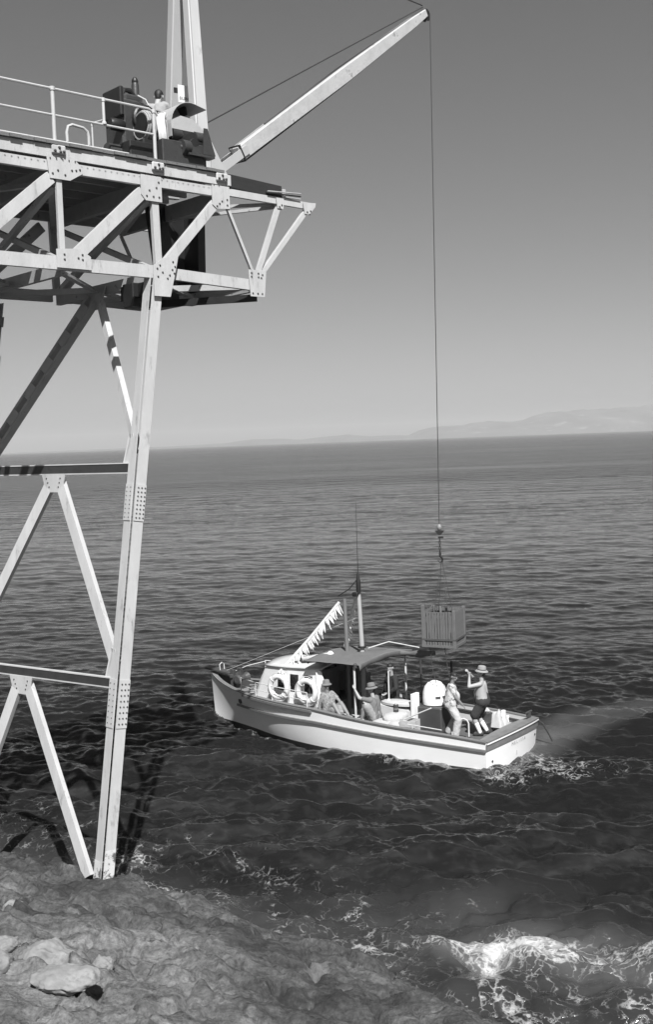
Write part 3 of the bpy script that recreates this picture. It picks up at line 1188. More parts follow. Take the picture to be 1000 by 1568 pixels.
# joists and cross beams below
for u in PAN:
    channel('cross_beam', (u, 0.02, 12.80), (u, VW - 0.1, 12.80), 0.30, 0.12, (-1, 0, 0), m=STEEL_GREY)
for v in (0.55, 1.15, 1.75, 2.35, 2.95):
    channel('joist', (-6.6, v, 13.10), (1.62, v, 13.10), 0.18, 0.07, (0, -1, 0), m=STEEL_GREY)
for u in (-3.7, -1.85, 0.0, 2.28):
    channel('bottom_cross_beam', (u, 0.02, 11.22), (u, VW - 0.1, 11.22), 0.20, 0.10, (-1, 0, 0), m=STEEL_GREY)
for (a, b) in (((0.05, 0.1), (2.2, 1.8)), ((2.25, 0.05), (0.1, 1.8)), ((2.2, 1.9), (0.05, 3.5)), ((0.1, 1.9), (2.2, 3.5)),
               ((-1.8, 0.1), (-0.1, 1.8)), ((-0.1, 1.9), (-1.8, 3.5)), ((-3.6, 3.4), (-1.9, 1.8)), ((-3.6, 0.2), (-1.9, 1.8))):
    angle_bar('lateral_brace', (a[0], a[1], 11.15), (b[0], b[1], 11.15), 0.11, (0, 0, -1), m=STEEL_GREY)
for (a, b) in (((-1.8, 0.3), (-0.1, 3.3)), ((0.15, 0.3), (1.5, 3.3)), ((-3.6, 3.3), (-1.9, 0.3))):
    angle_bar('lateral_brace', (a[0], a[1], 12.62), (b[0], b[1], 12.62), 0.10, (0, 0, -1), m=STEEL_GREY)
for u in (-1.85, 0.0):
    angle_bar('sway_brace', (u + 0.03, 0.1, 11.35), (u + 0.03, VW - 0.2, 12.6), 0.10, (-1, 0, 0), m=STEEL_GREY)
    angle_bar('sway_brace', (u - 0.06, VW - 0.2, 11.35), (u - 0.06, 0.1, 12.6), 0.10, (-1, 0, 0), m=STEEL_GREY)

# king-post column that carries the derrick foot, with its ladder
mb = MB()
for (a, b) in (((1.50, 2.0), (1.72, 2.02)), ((2.44, 2.0), (2.38, 2.02))):
    mb.plate((a[0], 2.05, 13.0), (b[0], 2.05, 11.1), UX, VY, (-0.09, 0.09), (-0.25, 0.25))
mb.plate((1.97, 2.28, 13.0), (2.05, 2.28, 11.1), UX, VY, (-0.42, 0.36), (0.0, 0.02))
mb.build('king_post', MACHINE2, TOWER)
mb = MB()
for du in (-0.17, 0.17):
    mb.bar((2.45 + du, 2.35, 12.95), (2.45 + du, 2.35, 11.15), 0.05, 0.03)
lad = mb.build('ladder_rail', STEEL_GREY, TOWER)
for i in range(9):
    mb = MB()
    mb.tube([(2.28, 2.35, 11.2 + i * 0.2), (2.62, 2.35, 11.2 + i * 0.2)], 0.016, 6)
    mb.build('ladder_rung', STEEL_GREY, TOWER)
mb = MB()
mb.box((-0.05, 0.55, 10.95), (0.34, 0.34, 0.42))
mb.build('junction_box', MACHINE2, TOWER, bevel=0.015)
mb = MB()
mb.plate((-0.1, 0.12, 11.05), (-0.1, 0.95, 11.05), ZZ, UX, (-0.16, 0.10), (-0.01, 0.01))
mb.plate((1.1, 1.9, 11.02), (2.4, 0.1, 11.02), ZZ, UX, (-0.08, 0.06), (-0.02, 0.02))
mb.plate((0.1, 0.2, 11.02), (1.1, 1.9, 11.02), ZZ, UX, (-0.08, 0.06), (-0.02, 0.02))
mb.build('bracket_plate', MACHINE2, TOWER)

# ---- bent below the deck: beams, K-braces, knee braces
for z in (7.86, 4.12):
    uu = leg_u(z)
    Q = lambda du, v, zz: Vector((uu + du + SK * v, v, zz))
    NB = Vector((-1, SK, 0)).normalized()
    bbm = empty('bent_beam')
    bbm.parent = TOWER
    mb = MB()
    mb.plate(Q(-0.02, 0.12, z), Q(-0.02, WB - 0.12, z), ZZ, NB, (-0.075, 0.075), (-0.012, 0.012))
    mb.build('beam_web', MACHINE, bbm, label='web of the cross beam, its shade painted in dark')  # dark machine paint stands in for the shade on the web
    for dz in (-0.087, 0.085):
        mb = MB()
        mb.plate(Q(-0.02, 0.12, z + dz), Q(-0.02, WB - 0.12, z + dz), ZZ, NB, (-0.01, 0.01), (-0.05, 0.022))
        mb.build('beam_flange', STEEL, bbm)
    h2 = WB / 2 + (0.40 if z < 5 else 0.0)
    mb = MB()
    mb.poly([Q(-0.05, h2 - 0.30, z - 0.08), Q(-0.05, h2 - 0.22, z - 0.42), Q(-0.05, h2 + 0.22, z - 0.42), Q(-0.05, h2 + 0.30, z - 0.08)], NB, 0.016)
    g = mb.build('gusset_plate', STEEL, TOWER)
    rivets([Q(-0.066, h2 + a, z + b) for a, b in ((-0.18, -0.16), (-0.15, -0.24), (-0.12, -0.32), (0.18, -0.16), (0.15, -0.24), (0.12, -0.32))], NB, g, 0.016)
    mb = MB()
    mb.poly([Q(-0.03, 0.05, z + 0.6), Q(-0.03, 0.05, z), Q(-0.03, 0.34, z), Q(0.06, 0.24, z + 0.6)], (1, 0, 0), 0.016)
    mb.build('gusset_plate', STEEL, TOWER)
for s in (0, 1):
    V = (lambda v: v) if s == 0 else (lambda v: WB - v)
    for (za, va, zb, sh_) in ((4.45, 0.14, 7.62, 0.0), (0.75, 0.36, 3.90, 0.40)):
        vm = WB / 2 + sh_ + (-0.12 if s == 0 else 0.12)
        a_ = Vector((leg_u(za) - 0.03 + SK * V(va), V(va), za))
        b_ = Vector((leg_u(zb + 0.1) - 0.03 + SK * vm, vm, zb))
        channel('k_brace', a_, b_, 0.21, 0.09, (-1, SK, 0))


def lattice_strut(p, q, w):
    p, q = Vector(p), Vector(q)
    d = (q - p).normalized()
    a = d.cross(UX).normalized()
    n = a.cross(d).normalized()
    st = empty('knee_brace')
    st.parent = TOWER
    for s in (-1, 1):
        mb = MB()
        mb.plate(p, q, a, n, (s * w / 2 - 0.03, s * w / 2 + 0.03), (-0.07, 0.07))
        mb.build('strut_angle', STEEL_GREY, st)
    L = (q - p).length
    k = 0.15
    while k < L - 0.2:
        mb = MB()
        mb.plate(p + d * k, p + d * (k + 0.30), a, n, (-w / 2, w / 2), (-0.085, -0.072))
        mb.build('batten_plate', STEEL_GREY, st)
        k += 0.62
    return st


lattice_strut((-0.05, 2.02, 11.05), (leg_u(8.0) + SK * WB, WB - 0.1, 8.0), 0.22)
channel('knee_brace', (-0.05, 1.85, 11.0), (leg_u(8.15), 0.12, 8.15), 0.13, 0.11, (-1, 0, 0))
mb = MB()
mb.poly([(-0.06, 1.55, 11.25), (-0.06, 2.35, 11.25), (-0.06, 2.15, 10.85), (-0.06, 1.75, 10.85)], (1, 0, 0), 0.02)
mb.build('gusset_plate', STEEL_GREY, TOWER)

# ---- railings
def post(u, v, z0, z1, r=0.034):
    mb = MB()
    mb.tube([(u, v, z0), (u, v, z1)], r, 10)
    mb.lathe([(r * 1.7, 0), (r * 1.7, 0.03), (r, 0.05)], (u, v, z0), 10)
    mb.lathe([(r, -0.03), (r * 1.35, -0.03), (r * 1.35, 0.03), (r, 0.03)], (u, v, z1), 10)
    return mb.build('rail_post', STEEL, TOWER, smooth=True)


def rail(pts, r=0.022, name='handrail'):
    mb = MB()
    mb.tube(pts, r, 8)
    return mb.build(name, STEEL, TOWER, smooth=True)


for u in (-5.6, -3.75, -1.86):
    post(u, -0.02, 13.24, 14.14)
post(-0.90, -0.02, 13.72, 14.13, 0.026)
post(0.12, -0.02, 13.24, 14.11, 0.032)
rail([(-6.6, -0.02, 14.14), (-1.86, -0.02, 14.14), (0.02, -0.02, 14.14), (0.12, -0.02, 14.09)])
rail([(-6.6, -0.02, 13.72), (0.12, -0.02, 13.71)], 0.02)
rail([(-6.6, -0.04, 13.31), (-0.45, -0.04, 13.29)], 0.02, 'toe_rail')
hoop = [(-1.46, 0.25, 13.26), (-1.47, 0.25, 13.56), (-1.44, 0.25, 13.66), (-1.36, 0.25, 13.70), (-1.15, 0.25, 13.68), (-1.07, 0.25, 13.63), (-1.05, 0.25, 13.55), (-1.05, 0.25, 13.26)]
rail(hoop, 0.026, 'ladder_hoop')
# guard rail round the engine, running back across the deck
for z in (14.28, 13.77):
    rail([(0.16, 0.6, z), (-0.02, 1.8, z + 0.02)], 0.022)
for t, r in ((0.0, 0.018), (0.33, 0.03), (1.0, 0.018)):
    post(0.16 - 0.18 * t, 0.6 + 1.2 * t, 13.26, 14.28, r)
rail([(-6.6, VW, 13.8), (-2.2, VW, 13.8)], 0.022)
for u in (-5.6, -3.75, -2.25):
    post(u, VW, 13.26, 14.2)
rail([(-6.6, VW, 14.2), (-2.25, VW, 14.2)], 0.022)

# dark catwalk board beyond the deck end and the rods lying on it
mb = MB()
mb.plate((1.74, -0.02, 13.11), (3.02, -0.02, 13.05), ZZ, VY, (-0.12, 0.13), (-0.04, 0.04))
mb.build('fender_board', DARKTIMBER, TOWER, bevel=0.01)
mb = MB()
mb.box((1.69, -0.03, 13.10), (0.09, 0.16, 0.2))
mb.build('board_bracket', STEEL, TOWER, bevel=0.01)
mb = MB()
mb.box((3.06, -0.02, 13.03), (0.08, 0.14, 0.18))
mb.build('board_bracket', STEEL_GREY, TOWER, bevel=0.01)
for i in range(6):
    mb = MB()
    y = 0.05 * (i - 2.5)
    mb.tube([(2.6, y, 13.02 - 0.02 * (i % 3)), (3.42 + 0.05 * (i % 4), y * 1.3, 13.06 - 0.035 * i)], 0.014, 6)
    mb.build('steel_rod', MACHINE2 if i % 2 else STEEL_GREY, TOWER)
mb = MB()
mb.bar((1.6, 0.6, 12.72), (3.0, 0.05, 12.85), 0.06, 0.06)
mb.bar((1.6, 1.8, 12.70), (3.0, 0.05, 12.80), 0.06, 0.06)
mb.build('outrigger_stay', STEEL_GREY, TOWER)

# ================================================================== derrick crane
CRANE = empty('derrick_crane', TW(2.0, 1.45, 13.26), (0, 0, TOWER_A))
tag(CRANE, 'pale steel derrick with tapered A-frame mast and long slanting boom on the tower deck', 'crane')
CO = Vector((2.0, 1.45, 13.26))
TOP = Vector((2.0, 1.45, 18.6)) - CO
HOOK_W = BW(1.90, 0.0, 0.0)
TIP_W = Vector((HOOK_W.x + 0.02, HOOK_W.y, 18.95))
CRANE_INV = (Matrix.Translation(TW(2.0, 1.45, 13.26)) @ Matrix.Rotation(TOWER_A, 4, 'Z')).inverted()
TIP = CRANE_INV @ TIP_W
FOOT = Vector((2.45, 1.45, 13.62)) - CO


def box_leg(name, p, q, w0, w1, d0, d1, m, parent):
    p, q = Vector(p), Vector(q)
    mb = MB()
    d = (q - p).normalized()
    a = (UX - d * UX.dot(d)).normalized()
    b = d.cross(a).normalized()
    vs = []
    for e, w, dd in ((p, w0, d0), (q, w1, d1)):
        for j in (-1, 1):
            for i in (-1, 1):
                vs.append(e + a * i * w / 2 + b * j * dd / 2)
    mb.add(vs, [(0, 2, 3, 1), (4, 5, 7, 6), (0, 1, 5, 4), (2, 6, 7, 3), (0, 4, 6, 2), (1, 3, 7, 5)])
    return mb.build(name, m, parent, bevel=0.02)


CRP = mat('crane_grey_paint', 0.44, 0.5, 0.08, 2, dirt=0.1, dirt_g=0.25, dirt_scale=2, stretch=(1, 1, 0.4))
box_leg('mast_leg', Vector((1.52, 0.48, 13.27)) - CO, TOP + Vector((0, -0.1, 0)), 0.30, 0.22, 0.22, 0.2, CRP, CRANE)
mb = MB()
p, q = Vector((1.40, 0.36, 13.27)) - CO, TOP + Vector((-0.08, -0.2, 0))
mb.plate(p, q, UX, VY, (-0.02, 0.05), (-0.03, 0.0))
mb.build('mast_flange', CRP, CRANE)
box_leg('mast_leg', Vector((2.15, 2.42, 13.27)) - CO, TOP + Vector((0, 0.1, 0)), 0.30, 0.24, 0.22, 0.2, CRP, CRANE)
mb = MB()
mb.lathe([(0.26, -0.18), (0.26, 0.18)], TOP, 14, Matrix.Rotation(math.pi / 2, 3, 'X'))
mb.build('mast_head_sheave', MACHINE2, CRANE)
mb = MB()
mb.poly([Vector((1.62, 0.34, 13.27)) - CO, Vector((2.05, 0.34, 13.27)) - CO, Vector((1.66, 0.34, 13.9)) - CO], (0, 1, 0), 0.02)
mb.build('mast_foot_plate', CRP, CRANE)

# boom: tapered timber box with iron edge straps and a forked heel
bd = (TIP - FOOT).normalized()
ba = bd.cross(ZZ).normalized()
bb = ba.cross(bd).normalized()
B0 = FOOT + bd * 0.95
mb = MB()
rings = [(0.0, 0.15), (0.5, 0.17), (0.55, 0.165), (0.92, 0.12), (1.0, 0.09)]
vs = []
for t, h in rings:
    c = B0.lerp(TIP, t)
    for (i, j) in ((-1, -1), (1, -1), (1, 1), (-1, 1)):
        vs.append(c + ba * i * h * 0.8 + bb * j * h)
fs = []
for r_ in range(len(rings) - 1):
    for k in range(4):
        fs.append((r_ * 4 + k, r_ * 4 + (k + 1) % 4, (r_ + 1) * 4 + (k + 1) % 4, (r_ + 1) * 4 + k))
fs += [(3, 2, 1, 0), tuple(len(vs) - 4 + k for k in range(4))]
mb.add(vs, fs)
BOOMM = mat('boom_timber_paint', 0.46, 0.6, 0.18, 3, 0.3, 25, dirt=0.2, dirt_g=0.24, dirt_scale=3, stretch=(1, 1, 1))
boom = mb.build('boom', BOOMM, CRANE, bevel=0.015)
mb = MB()
for s in (-1, 1):
    mb.plate(FOOT + ba * s * 0.11, B0 + bd * 0.25 + ba * s * 0.135, bb, ba, (-0.09, 0.09), (-0.012, 0.012))
mb.build('boom_heel_strap', CRP, CRANE)
mb = MB()
mb.plate(FOOT - bd * 0.02 - bb * 0.01, B0 + bb * 0.02, bb, ba, (-0.07, 0.02), (-0.05, 0.05))
mb.build('boom_heel', BOOMM, CRANE)
mb = MB()
for k, w in ((0.02, 0.19),):
    c = B0 + bd * k
    for i, j, wa, wb_ in ((0, 1, (-0.15, 0.15), (0.155, 0.175)), (0, -1, (-0.15, 0.15), (-0.175, -0.155))):
        mb.plate(c, c + bd * 0.045, ba, bb, wa, wb_)
    for s in (-1, 1):
        mb.plate(c, c + bd * 0.045, ba, bb, (s * 0.135 - 0.01, s * 0.135 + 0.01), (-0.17, 0.17))
mb.build('boom_band', MACHINE2, CRANE)
mb = MB()
mb.tube([B0 - bb * 0.20 + bd * 0.2, B0.lerp(TIP, 0.5) - bb * 0.20, TIP - bb * 0.10], 0.016, 6)
mb.build('boom_underwire', WIRE, CRANE)
mb = MB()
mb.tube([B0 + bb * 0.17 + bd * 1.2, B0.lerp(TIP, 0.5) + bb * 0.19, TIP + bb * 0.10], 0.02, 6)
mb.build('boom_overwire', WIRE, CRANE)
mb = MB()
mb.tube([Vector((1.85, 0.95, 14.35)) - CO, TIP + bb * 0.16], 0.018, 6)
mb.build('hoist_line', WIRE, CRANE)
mb = MB()
mb.tube([TOP + Vector((0.1, 0, 0.1)), TIP + bb * 0.2], 0.016, 6)
mb.build('topping_lift', WIRE, CRANE)
mb = MB()
mb.lathe([(0.15, -0.05), (0.11, -0.03), (0.11, 0.03), (0.15, 0.05)], TIP - bb * 0.05, 14, ba.to_track_quat('Z', 'Y').to_matrix())
mb.build('tip_sheave', MACHINE2, CRANE)

# ================================================================== machinery on the deck
ENG = empty('winch_engine', TW(0.22, 0.80, 13.26), (0, 0, TOWER_A))
tag(ENG, 'dark oily winch engine with upright exhaust stack on the tower deck', 'engine')
EO = Vector((0.5, 1.25, 13.26))


def E(u, v, z):
    return Vector((u, v, z)) - EO


def part(name, m, parent, fn, smooth=False, bevel=0.0):
    mb = MB()
    fn(mb)
    return mb.build(name, m, parent, smooth=smooth, bevel=bevel)


RX = Matrix.Rotation(math.pi / 2, 3, 'Y')      # lathe axis along u
RY = Matrix.Rotation(math.pi / 2, 3, 'X')      # lathe axis along v
part('bed_frame', MACHINE2, ENG, lambda b: b.box(E(0.72, 1.15, 13.44), (1.45, 1.1, 0.34)), bevel=0.02)
part('bed_panel', MACHINE, ENG, lambda b: b.box(E(1.02, 0.50, 13.47), (0.92, 0.16, 0.42)), bevel=0.015)
part('engine_block', MACHINE, ENG, lambda b: b.box(E(0.42, 1.35, 14.05), (0.52, 0.62, 0.86)), bevel=0.05)
part('cylinder_head', MACHINE, ENG, lambda b: b.box(E(0.46, 1.35, 14.52), (0.40, 0.5, 0.14)), bevel=0.04)
part('radiator', MACHINE2, ENG, lambda b: b.box(E(0.14, 1.30, 14.40), (0.08, 0.6, 0.52)), bevel=0.02)
part('exhaust_stack', MACHINE, ENG, lambda b: b.lathe([(0.07, -0.5), (0.07, 0.02), (0.06, 0.06)], E(0.66, 1.35, 14.82), 12), smooth=True)
part('stack_cap', MACHINE2, ENG, lambda b: b.lathe([(0.045, 0.0), (0.062, 0.03), (0.06, 0.08), (0.03, 0.125)], E(0.66, 1.35, 14.86), 12), smooth=True)
part('manifold_pipe', MACHINE2, ENG, lambda b: b.tube([E(0.28, 1.25, 14.55), E(0.34, 1.25, 14.68), E(0.48, 1.28, 14.70), E(0.62, 1.33, 14.62)], 0.05, 8), smooth=True)
part('flywheel', MACHINE2, ENG, lambda b: b.lathe([(0.06, -0.06), (0.24, -0.06), (0.27, -0.03), (0.27, 0.03), (0.24, 0.05), (0.20, 0.02), (0.08, 0.02), (0.06, 0.07)], E(0.60, 0.98, 14.12), 20, RY), smooth=True)
part('air_filter', MACHINE2, ENG, lambda b: b.lathe([(0.09, -0.14), (0.11, -0.1), (0.11, 0.1), (0.09, 0.14)], E(0.06, 1.1, 13.98), 12, RX), smooth=True)
part('fuel_tank', MACHINE, ENG, lambda b: b.lathe([(0.02, -0.3), (0.15, -0.28), (0.15, 0.28), (0.02, 0.3)], E(0.05, 1.0, 13.45), 12, RX), smooth=True)
part('oil_pipe', PIPE, ENG, lambda b: b.tube([E(0.48, 1.02, 14.55), E(0.60, 0.95, 14.48), E(0.64, 0.92, 14.38)], 0.014, 6), smooth=True)

DRUM = empty('rope_drum', TW(0.24, 0.36, 13.50), (0, 0, TOWER_A))
tag(DRUM, 'winch drum wound with pale rope beside the dark engine', 'winch drum')


def rope_drum(b):
    for i in range(9):
        r = 0.235 + 0.02 * (i % 2)
        x = -0.13 + i * 0.0325
        pts = [Vector((x, r * math.cos(t), 0.45 + r * math.sin(t))) for t in np.linspace(0, 2 * math.pi, 25)[:-1]]
        b.tube(pts, 0.022, 6, closed=True)


part('rope_winding', ROPE, DRUM, rope_drum, smooth=True)
part('drum_core', MACHINE2, DRUM, lambda b: b.lathe([(0.215, -0.15), (0.215, 0.15)], (0, 0, 0.45), 18, RX))
part('drum_flange', MACHINE, DRUM, lambda b: b.lathe([(0.31, -0.02), (0.31, 0.02)], (0.17, 0, 0.45), 20, RX))
part('drum_stand', MACHINE2, DRUM, lambda b: b.box((0, 0, 0.1), (0.4, 0.3, 0.2)), bevel=0.02)
for k in range(3):
    sl = part('loose_rope', ROPE, DRUM, lambda b: b.tube([(0.05 + 0.06 * k, -0.2, 0.68), (0.10 + 0.06 * k, -0.28, 0.5), (0.12 + 0.05 * k, -0.30, 0.25), (0.16 + 0.05 * k, -0.28, 0.02)], 0.016, 6), smooth=True)


def ring_mesh(R, r, seg=36, tube=10, sz=1.0):
    mb = MB()
    pts = [Vector((R * math.cos(t), 0, R * math.sin(t))) for t in np.linspace(0, 2 * math.pi, seg + 1)[:-1]]
    mb.tube(pts, r, tube, closed=True)
    return mb


coil = empty('hose_coil', TW(0.46, 0.22, 13.86), (0, 0, rad(96)))
tag(coil, 'white coiled hose hung edge-on from the end of the deck rail', 'hose')
for k in range(4):
    mb = MB()
    R_ = 0.30 - 0.012 * (k % 2)
    pts = [Vector((R_ * 0.8 * math.cos(t), (k - 1.5) * 0.035 + 0.01 * math.sin(3 * t), R_ * math.sin(t) * 1.08)) for t in np.linspace(0, 2 * math.pi, 31)[:-1]]
    mb.tube(pts, 0.02, 7, closed=True)
    mb.build('hose_turn', WHITE, coil, smooth=True)

# gear guard: D-shaped cheek with a curved band, the gearing dark below it
GEAR = empty('geared_hoist', TW(0.93, 0.28, 13.10), (0, 0, TOWER_A))
tag(GEAR, 'dark hoist gearing under a pale curved sheet-metal guard beside the crane mast', 'hoist')
GEAR.location = TW(0.93, 0.28, 13.20)
GEAR.scale = (1, 1, 0.84)
GO = Vector((1.55, 1.0, 13.26))


def G(u, v, z):
    return Vector((u, v, z)) - GO


def guard_band(b):
    inner, outer = [], []
    c = (1.62, 14.22)
    path = [(1.17, 13.95), (1.17, 14.22)] + [(c[0] + 0.45 * math.cos(t), c[1] + 0.52 * math.sin(t)) for t in np.linspace(math.pi * 0.95, math.pi * 0.42, 9)] + [(1.98, 14.66)]
    rows = []
    for (u_, z_) in path:
        rows.append([G(u_, 0.78, z_), G(u_, 1.30, z_)])
    b.grid(rows)


gb = part('guard_band', GUARD, GEAR, guard_band)
md = gb.modifiers.new('thick', 'SOLIDIFY')
md.thickness = 0.012


def cheek(b):
    c = (1.62, 14.22)
    pts = [(1.185, 14.20)] + [(c[0] + 0.43 * math.cos(t), c[1] + 0.50 * math.sin(t)) for t in np.linspace(math.pi * 0.95, math.pi * 0.42, 10)] + [(1.96, 14.62), (1.99, 14.25), (2.05, 14.17)]
    b.poly([G(u_, 1.27, z_) for u_, z_ in pts], (0, 1, 0), 0.012)


part('guard_cheek', GUARD, GEAR, cheek)
part('guard_skirt', GUARD, GEAR, lambda b: b.poly([G(1.18, 0.80, 14.12), G(1.20, 0.80, 14.30), G(1.40, 0.80, 14.42), G(1.66, 0.80, 14.40), G(1.88, 0.80, 14.22), G(1.95, 0.80, 14.12)], (0, 1, 0), 0.012))
part('guard_rib', MACHINE2, GEAR, lambda b: b.poly([G(1.62, 1.0, 14.72), G(1.68, 1.0, 14.72), G(1.70, 1.0, 14.55)], (0, 1, 0), 0.2))
for (u_, v_, z_, r_, w_) in ((1.33, 0.95, 14.05, 0.16, 0.2), (1.62, 0.80, 13.86, 0.22, 0.14), (1.80, 0.85, 14.0, 0.15, 0.24), (1.40, 0.75, 13.72, 0.17, 0.16), (1.70, 1.1, 13.70, 0.26, 0.1)):
    part('gear_wheel', MACHINE2 if r_ > 0.17 else MACHINE, GEAR, lambda b: b.lathe([(r_ * 0.4, -w_ / 2 - 0.03), (r_ * 0.45, -w_ / 2), (r_, -w_ / 2), (r_, w_ / 2), (r_ * 0.45, w_ / 2), (r_ * 0.4, w_ / 2 + 0.04)], G(u_, v_, z_), 18, RY if r_ > 0.17 else RX), smooth=True)
part('gear_case', MACHINE2, GEAR, lambda b: b.box(G(1.62, 1.12, 13.62), (0.78, 0.5, 0.66)), bevel=0.03)
part('side_plate', MACHINE, GEAR, lambda b: b.poly([G(1.74, 0.62, 13.62), G(2.02, 0.62, 13.62), G(1.86, 0.62, 14.18), G(1.78, 0.62, 14.18)], (0, 1, 0), 0.02))
part('gear_foot', MACHINE, GEAR, lambda b: b.box(G(1.7, 0.70, 13.58), (0.58, 0.2, 0.05)))

# lettered board on the mast
SIGN = empty('notice_board', TW(2.02, 1.62, 15.0), (0, 0, TOWER_A + rad(-8)))
tag(SIGN, 'small white lettered notice board fixed to the crane mast', 'sign')
part('board', PAPER, SIGN, lambda b: b.box((0.0, 0.0, 0.16), (0.30, 0.02, 0.34)))
part('board_clip', MACHINE2, SIGN, lambda b: b.box((-0.18, 0.02, 0.22), (0.08, 0.03, 0.10)))


def text(name, body, size, M, m, parent, ext=0.002):
    cu = bpy.data.curves.new(name, 'FONT')
    cu.body = body
    cu.size = size
    cu.extrude = ext
    cu.align_x = 'CENTER'
    cu.align_y = 'CENTER'
    cu.resolution_u = 2
    t = bpy.data.objects.new(name, cu)
    COL.objects.link(t)
    dg = bpy.context.evaluated_depsgraph_get()
    me = bpy.data.meshes.new_from_object(t.evaluated_get(dg))
    bpy.data.objects.remove(t)
    o = bpy.data.objects.new(name, me)
    COL.objects.link(o)
    me.materials.clear()
    me.materials.append(m)
    o.parent = parent
    o.matrix_local = M
    return o


text('lettering', 'SILENT', 0.082, Matrix.Translation((0.0, -0.012, 0.07)) @ Matrix.Rotation(math.pi / 2, 4, 'X'), INK, SIGN)

# ================================================================== hoist cable, block and crate
CAB = empty('hoist_cable', HOOK_W + Vector((0, 0, 5.2)))
tag(CAB, 'thin wire hoist cable hanging from the boom with swivel ball and hook', 'cable')
part('wire', WIRE, CAB, lambda b: b.tube([TIP_W - CAB.location + Vector((0.13, 0, 0)), (0, 0, 0.75)], 0.011, 6))
part('swivel_ball', mat('swivel_iron', 0.22, 0.4, 0.2, 10), CAB, lambda b: b.lathe([(0.02, -0.09), (0.055, -0.05), (0.07, 0), (0.055, 0.05), (0.02, 0.09)], (0, 0, 0.68), 12), smooth=True)
part('cheek_plate', MACHINE2, CAB, lambda b: b.poly([(-0.13, 0.02, 0.60), (0.13, 0.02, 0.60), (0.03, 0.02, 0.48), (-0.03, 0.02, 0.48)], (0, -1, 0), 0.05))
part('shackle', MACHINE2, CAB, lambda b: b.box((0.03, 0, 0.42), (0.14, 0.05, 0.05)))


def chain(b):
    for i, z in enumerate(np.arange(0.36, -0.02, -0.075)):
        pts = []
        for t in np.linspace(0, 2 * math.pi, 11)[:-1]:
            a_, c_ = 0.024 * math.cos(t), 0.05 * math.sin(t)
            pts.append(Vector((a_, 0, z + c_)) if i % 2 else Vector((0, a_, z + c_)))
        b.tube(pts, 0.009, 5, closed=True)


part('chain', MACHINE2, CAB, chain)
part('hook', MACHINE2, CAB, lambda b: b.tube([(0, 0, 0.0), (0.0, 0, -0.08), (0.06, 0, -0.14), (0.05, 0, -0.21), (-0.02, 0, -0.23), (-0.06, 0, -0.18)], [0.02, 0.024, 0.026, 0.026, 0.022, 0.012], 7), smooth=True)

CB = HOOK_W + Vector((0.04, 0, 2.80))
CRT = empty('slatted_crate', CB, (0, 0, rad(-24)))
tag(CRT, 'slatted wooden crate slung from the hoist cable above the boat', 'crate')
CS, CH = 0.86, 0.92
mb = MB()
mb.box((0, 0, 0), (0.052, 0.018, CH))
sl0 = mb.build('slat', CRATE, CRT)
sl0.location = (-CS / 2 + 0.06, -CS / 2, CH / 2)
first = True
for side in range(4):
    for i in range(11):
        t = -CS / 2 + 0.06 + i * (CS - 0.12) / 10
        o = sl0 if first else share(sl0, CRT)
        first = False
        ca, sa = math.cos(side * math.pi / 2), math.sin(side * math.pi / 2)
        o.location = (t * ca + CS / 2 * sa, t * sa - CS / 2 * ca, CH / 2 + random.uniform(-0.012, 0.012))
        o.rotation_euler = (0, random.uniform(-0.012, 0.012), side * math.pi / 2)
for (a, b_) in ((-1, -1), (1, -1), (1, 1), (-1, 1)):
    hh = 0.17 if (a, b_) == (-1, -1) else 0.04
    part('corner_post', CRATE, CRT, lambda b: b.box((a * (CS / 2 - 0.01), b_ * (CS / 2 - 0.01), (CH + hh) / 2), (0.085, 0.085, CH + hh)), bevel=0.008)
for z, h, m_ in ((0.19, 0.05, CRATED), (0.86, 0.07, CRATED), (0.02, 0.06, CRATE)):
    for side in range(4):
        ca, sa = math.cos(side * math.pi / 2), math.sin(side * math.pi / 2)
        R_ = Matrix.Rotation(side * math.pi / 2, 3, 'Z')
        mm = CRATED if (z < 0.7 and z > 0.1) or (side in (1,) and z > 0.7) else CRATE
        off = CS / 2 + 0.022 if z != 0.86 else CS / 2 - 0.035
        part('band_board', mm, CRT, lambda b: b.box(R_ @ Vector((0, -off, z)), (CS + 0.06 - (0.2 if z == 0.86 else 0), 0.022, h), rz=0, M=R_))
part('crate_floor', CRATE, CRT, lambda b: b.box((0, 0, 0.03), (CS - 0.05, CS - 0.05, 0.03)))
for (a, b_) in ((-1, -1), (1, -1), (1, 1), (-1, 1)):
    part('sling_rope', WIRE, CRT, lambda b: b.tube([(a * 0.20, b_ * 0.20, 0.1), (a * 0.17, b_ * 0.17, CH + 0.1), (a * 0.01, b_ * 0.01, 2.20)], 0.006, 5))
rin = CRT.matrix_basis if False else None
for (a, x1, y1, z1) in ((-0.3, -0.10, -0.35, -1.15), (0.1, 0.35, -0.45, -1.25)):
    part('tag_line', WIRE, CRT, lambda b: b.tube([(a, -0.3, 0.02), ((a + x1) / 2 - 0.04, -0.32, -0.6), (x1, y1, z1)], 0.010, 5))
load = part('load_handle', MACHINE2, CRT, lambda b: b.tube([(0.12, -0.12, 0.1), (0.12, -0.12, 0.98)], 0.035, 8))
part('load_handle', POSTM, CRT, lambda b: b.tube([(-0.1, 0.1, 0.1), (-0.12, 0.12, 0.98)], 0.03, 8))

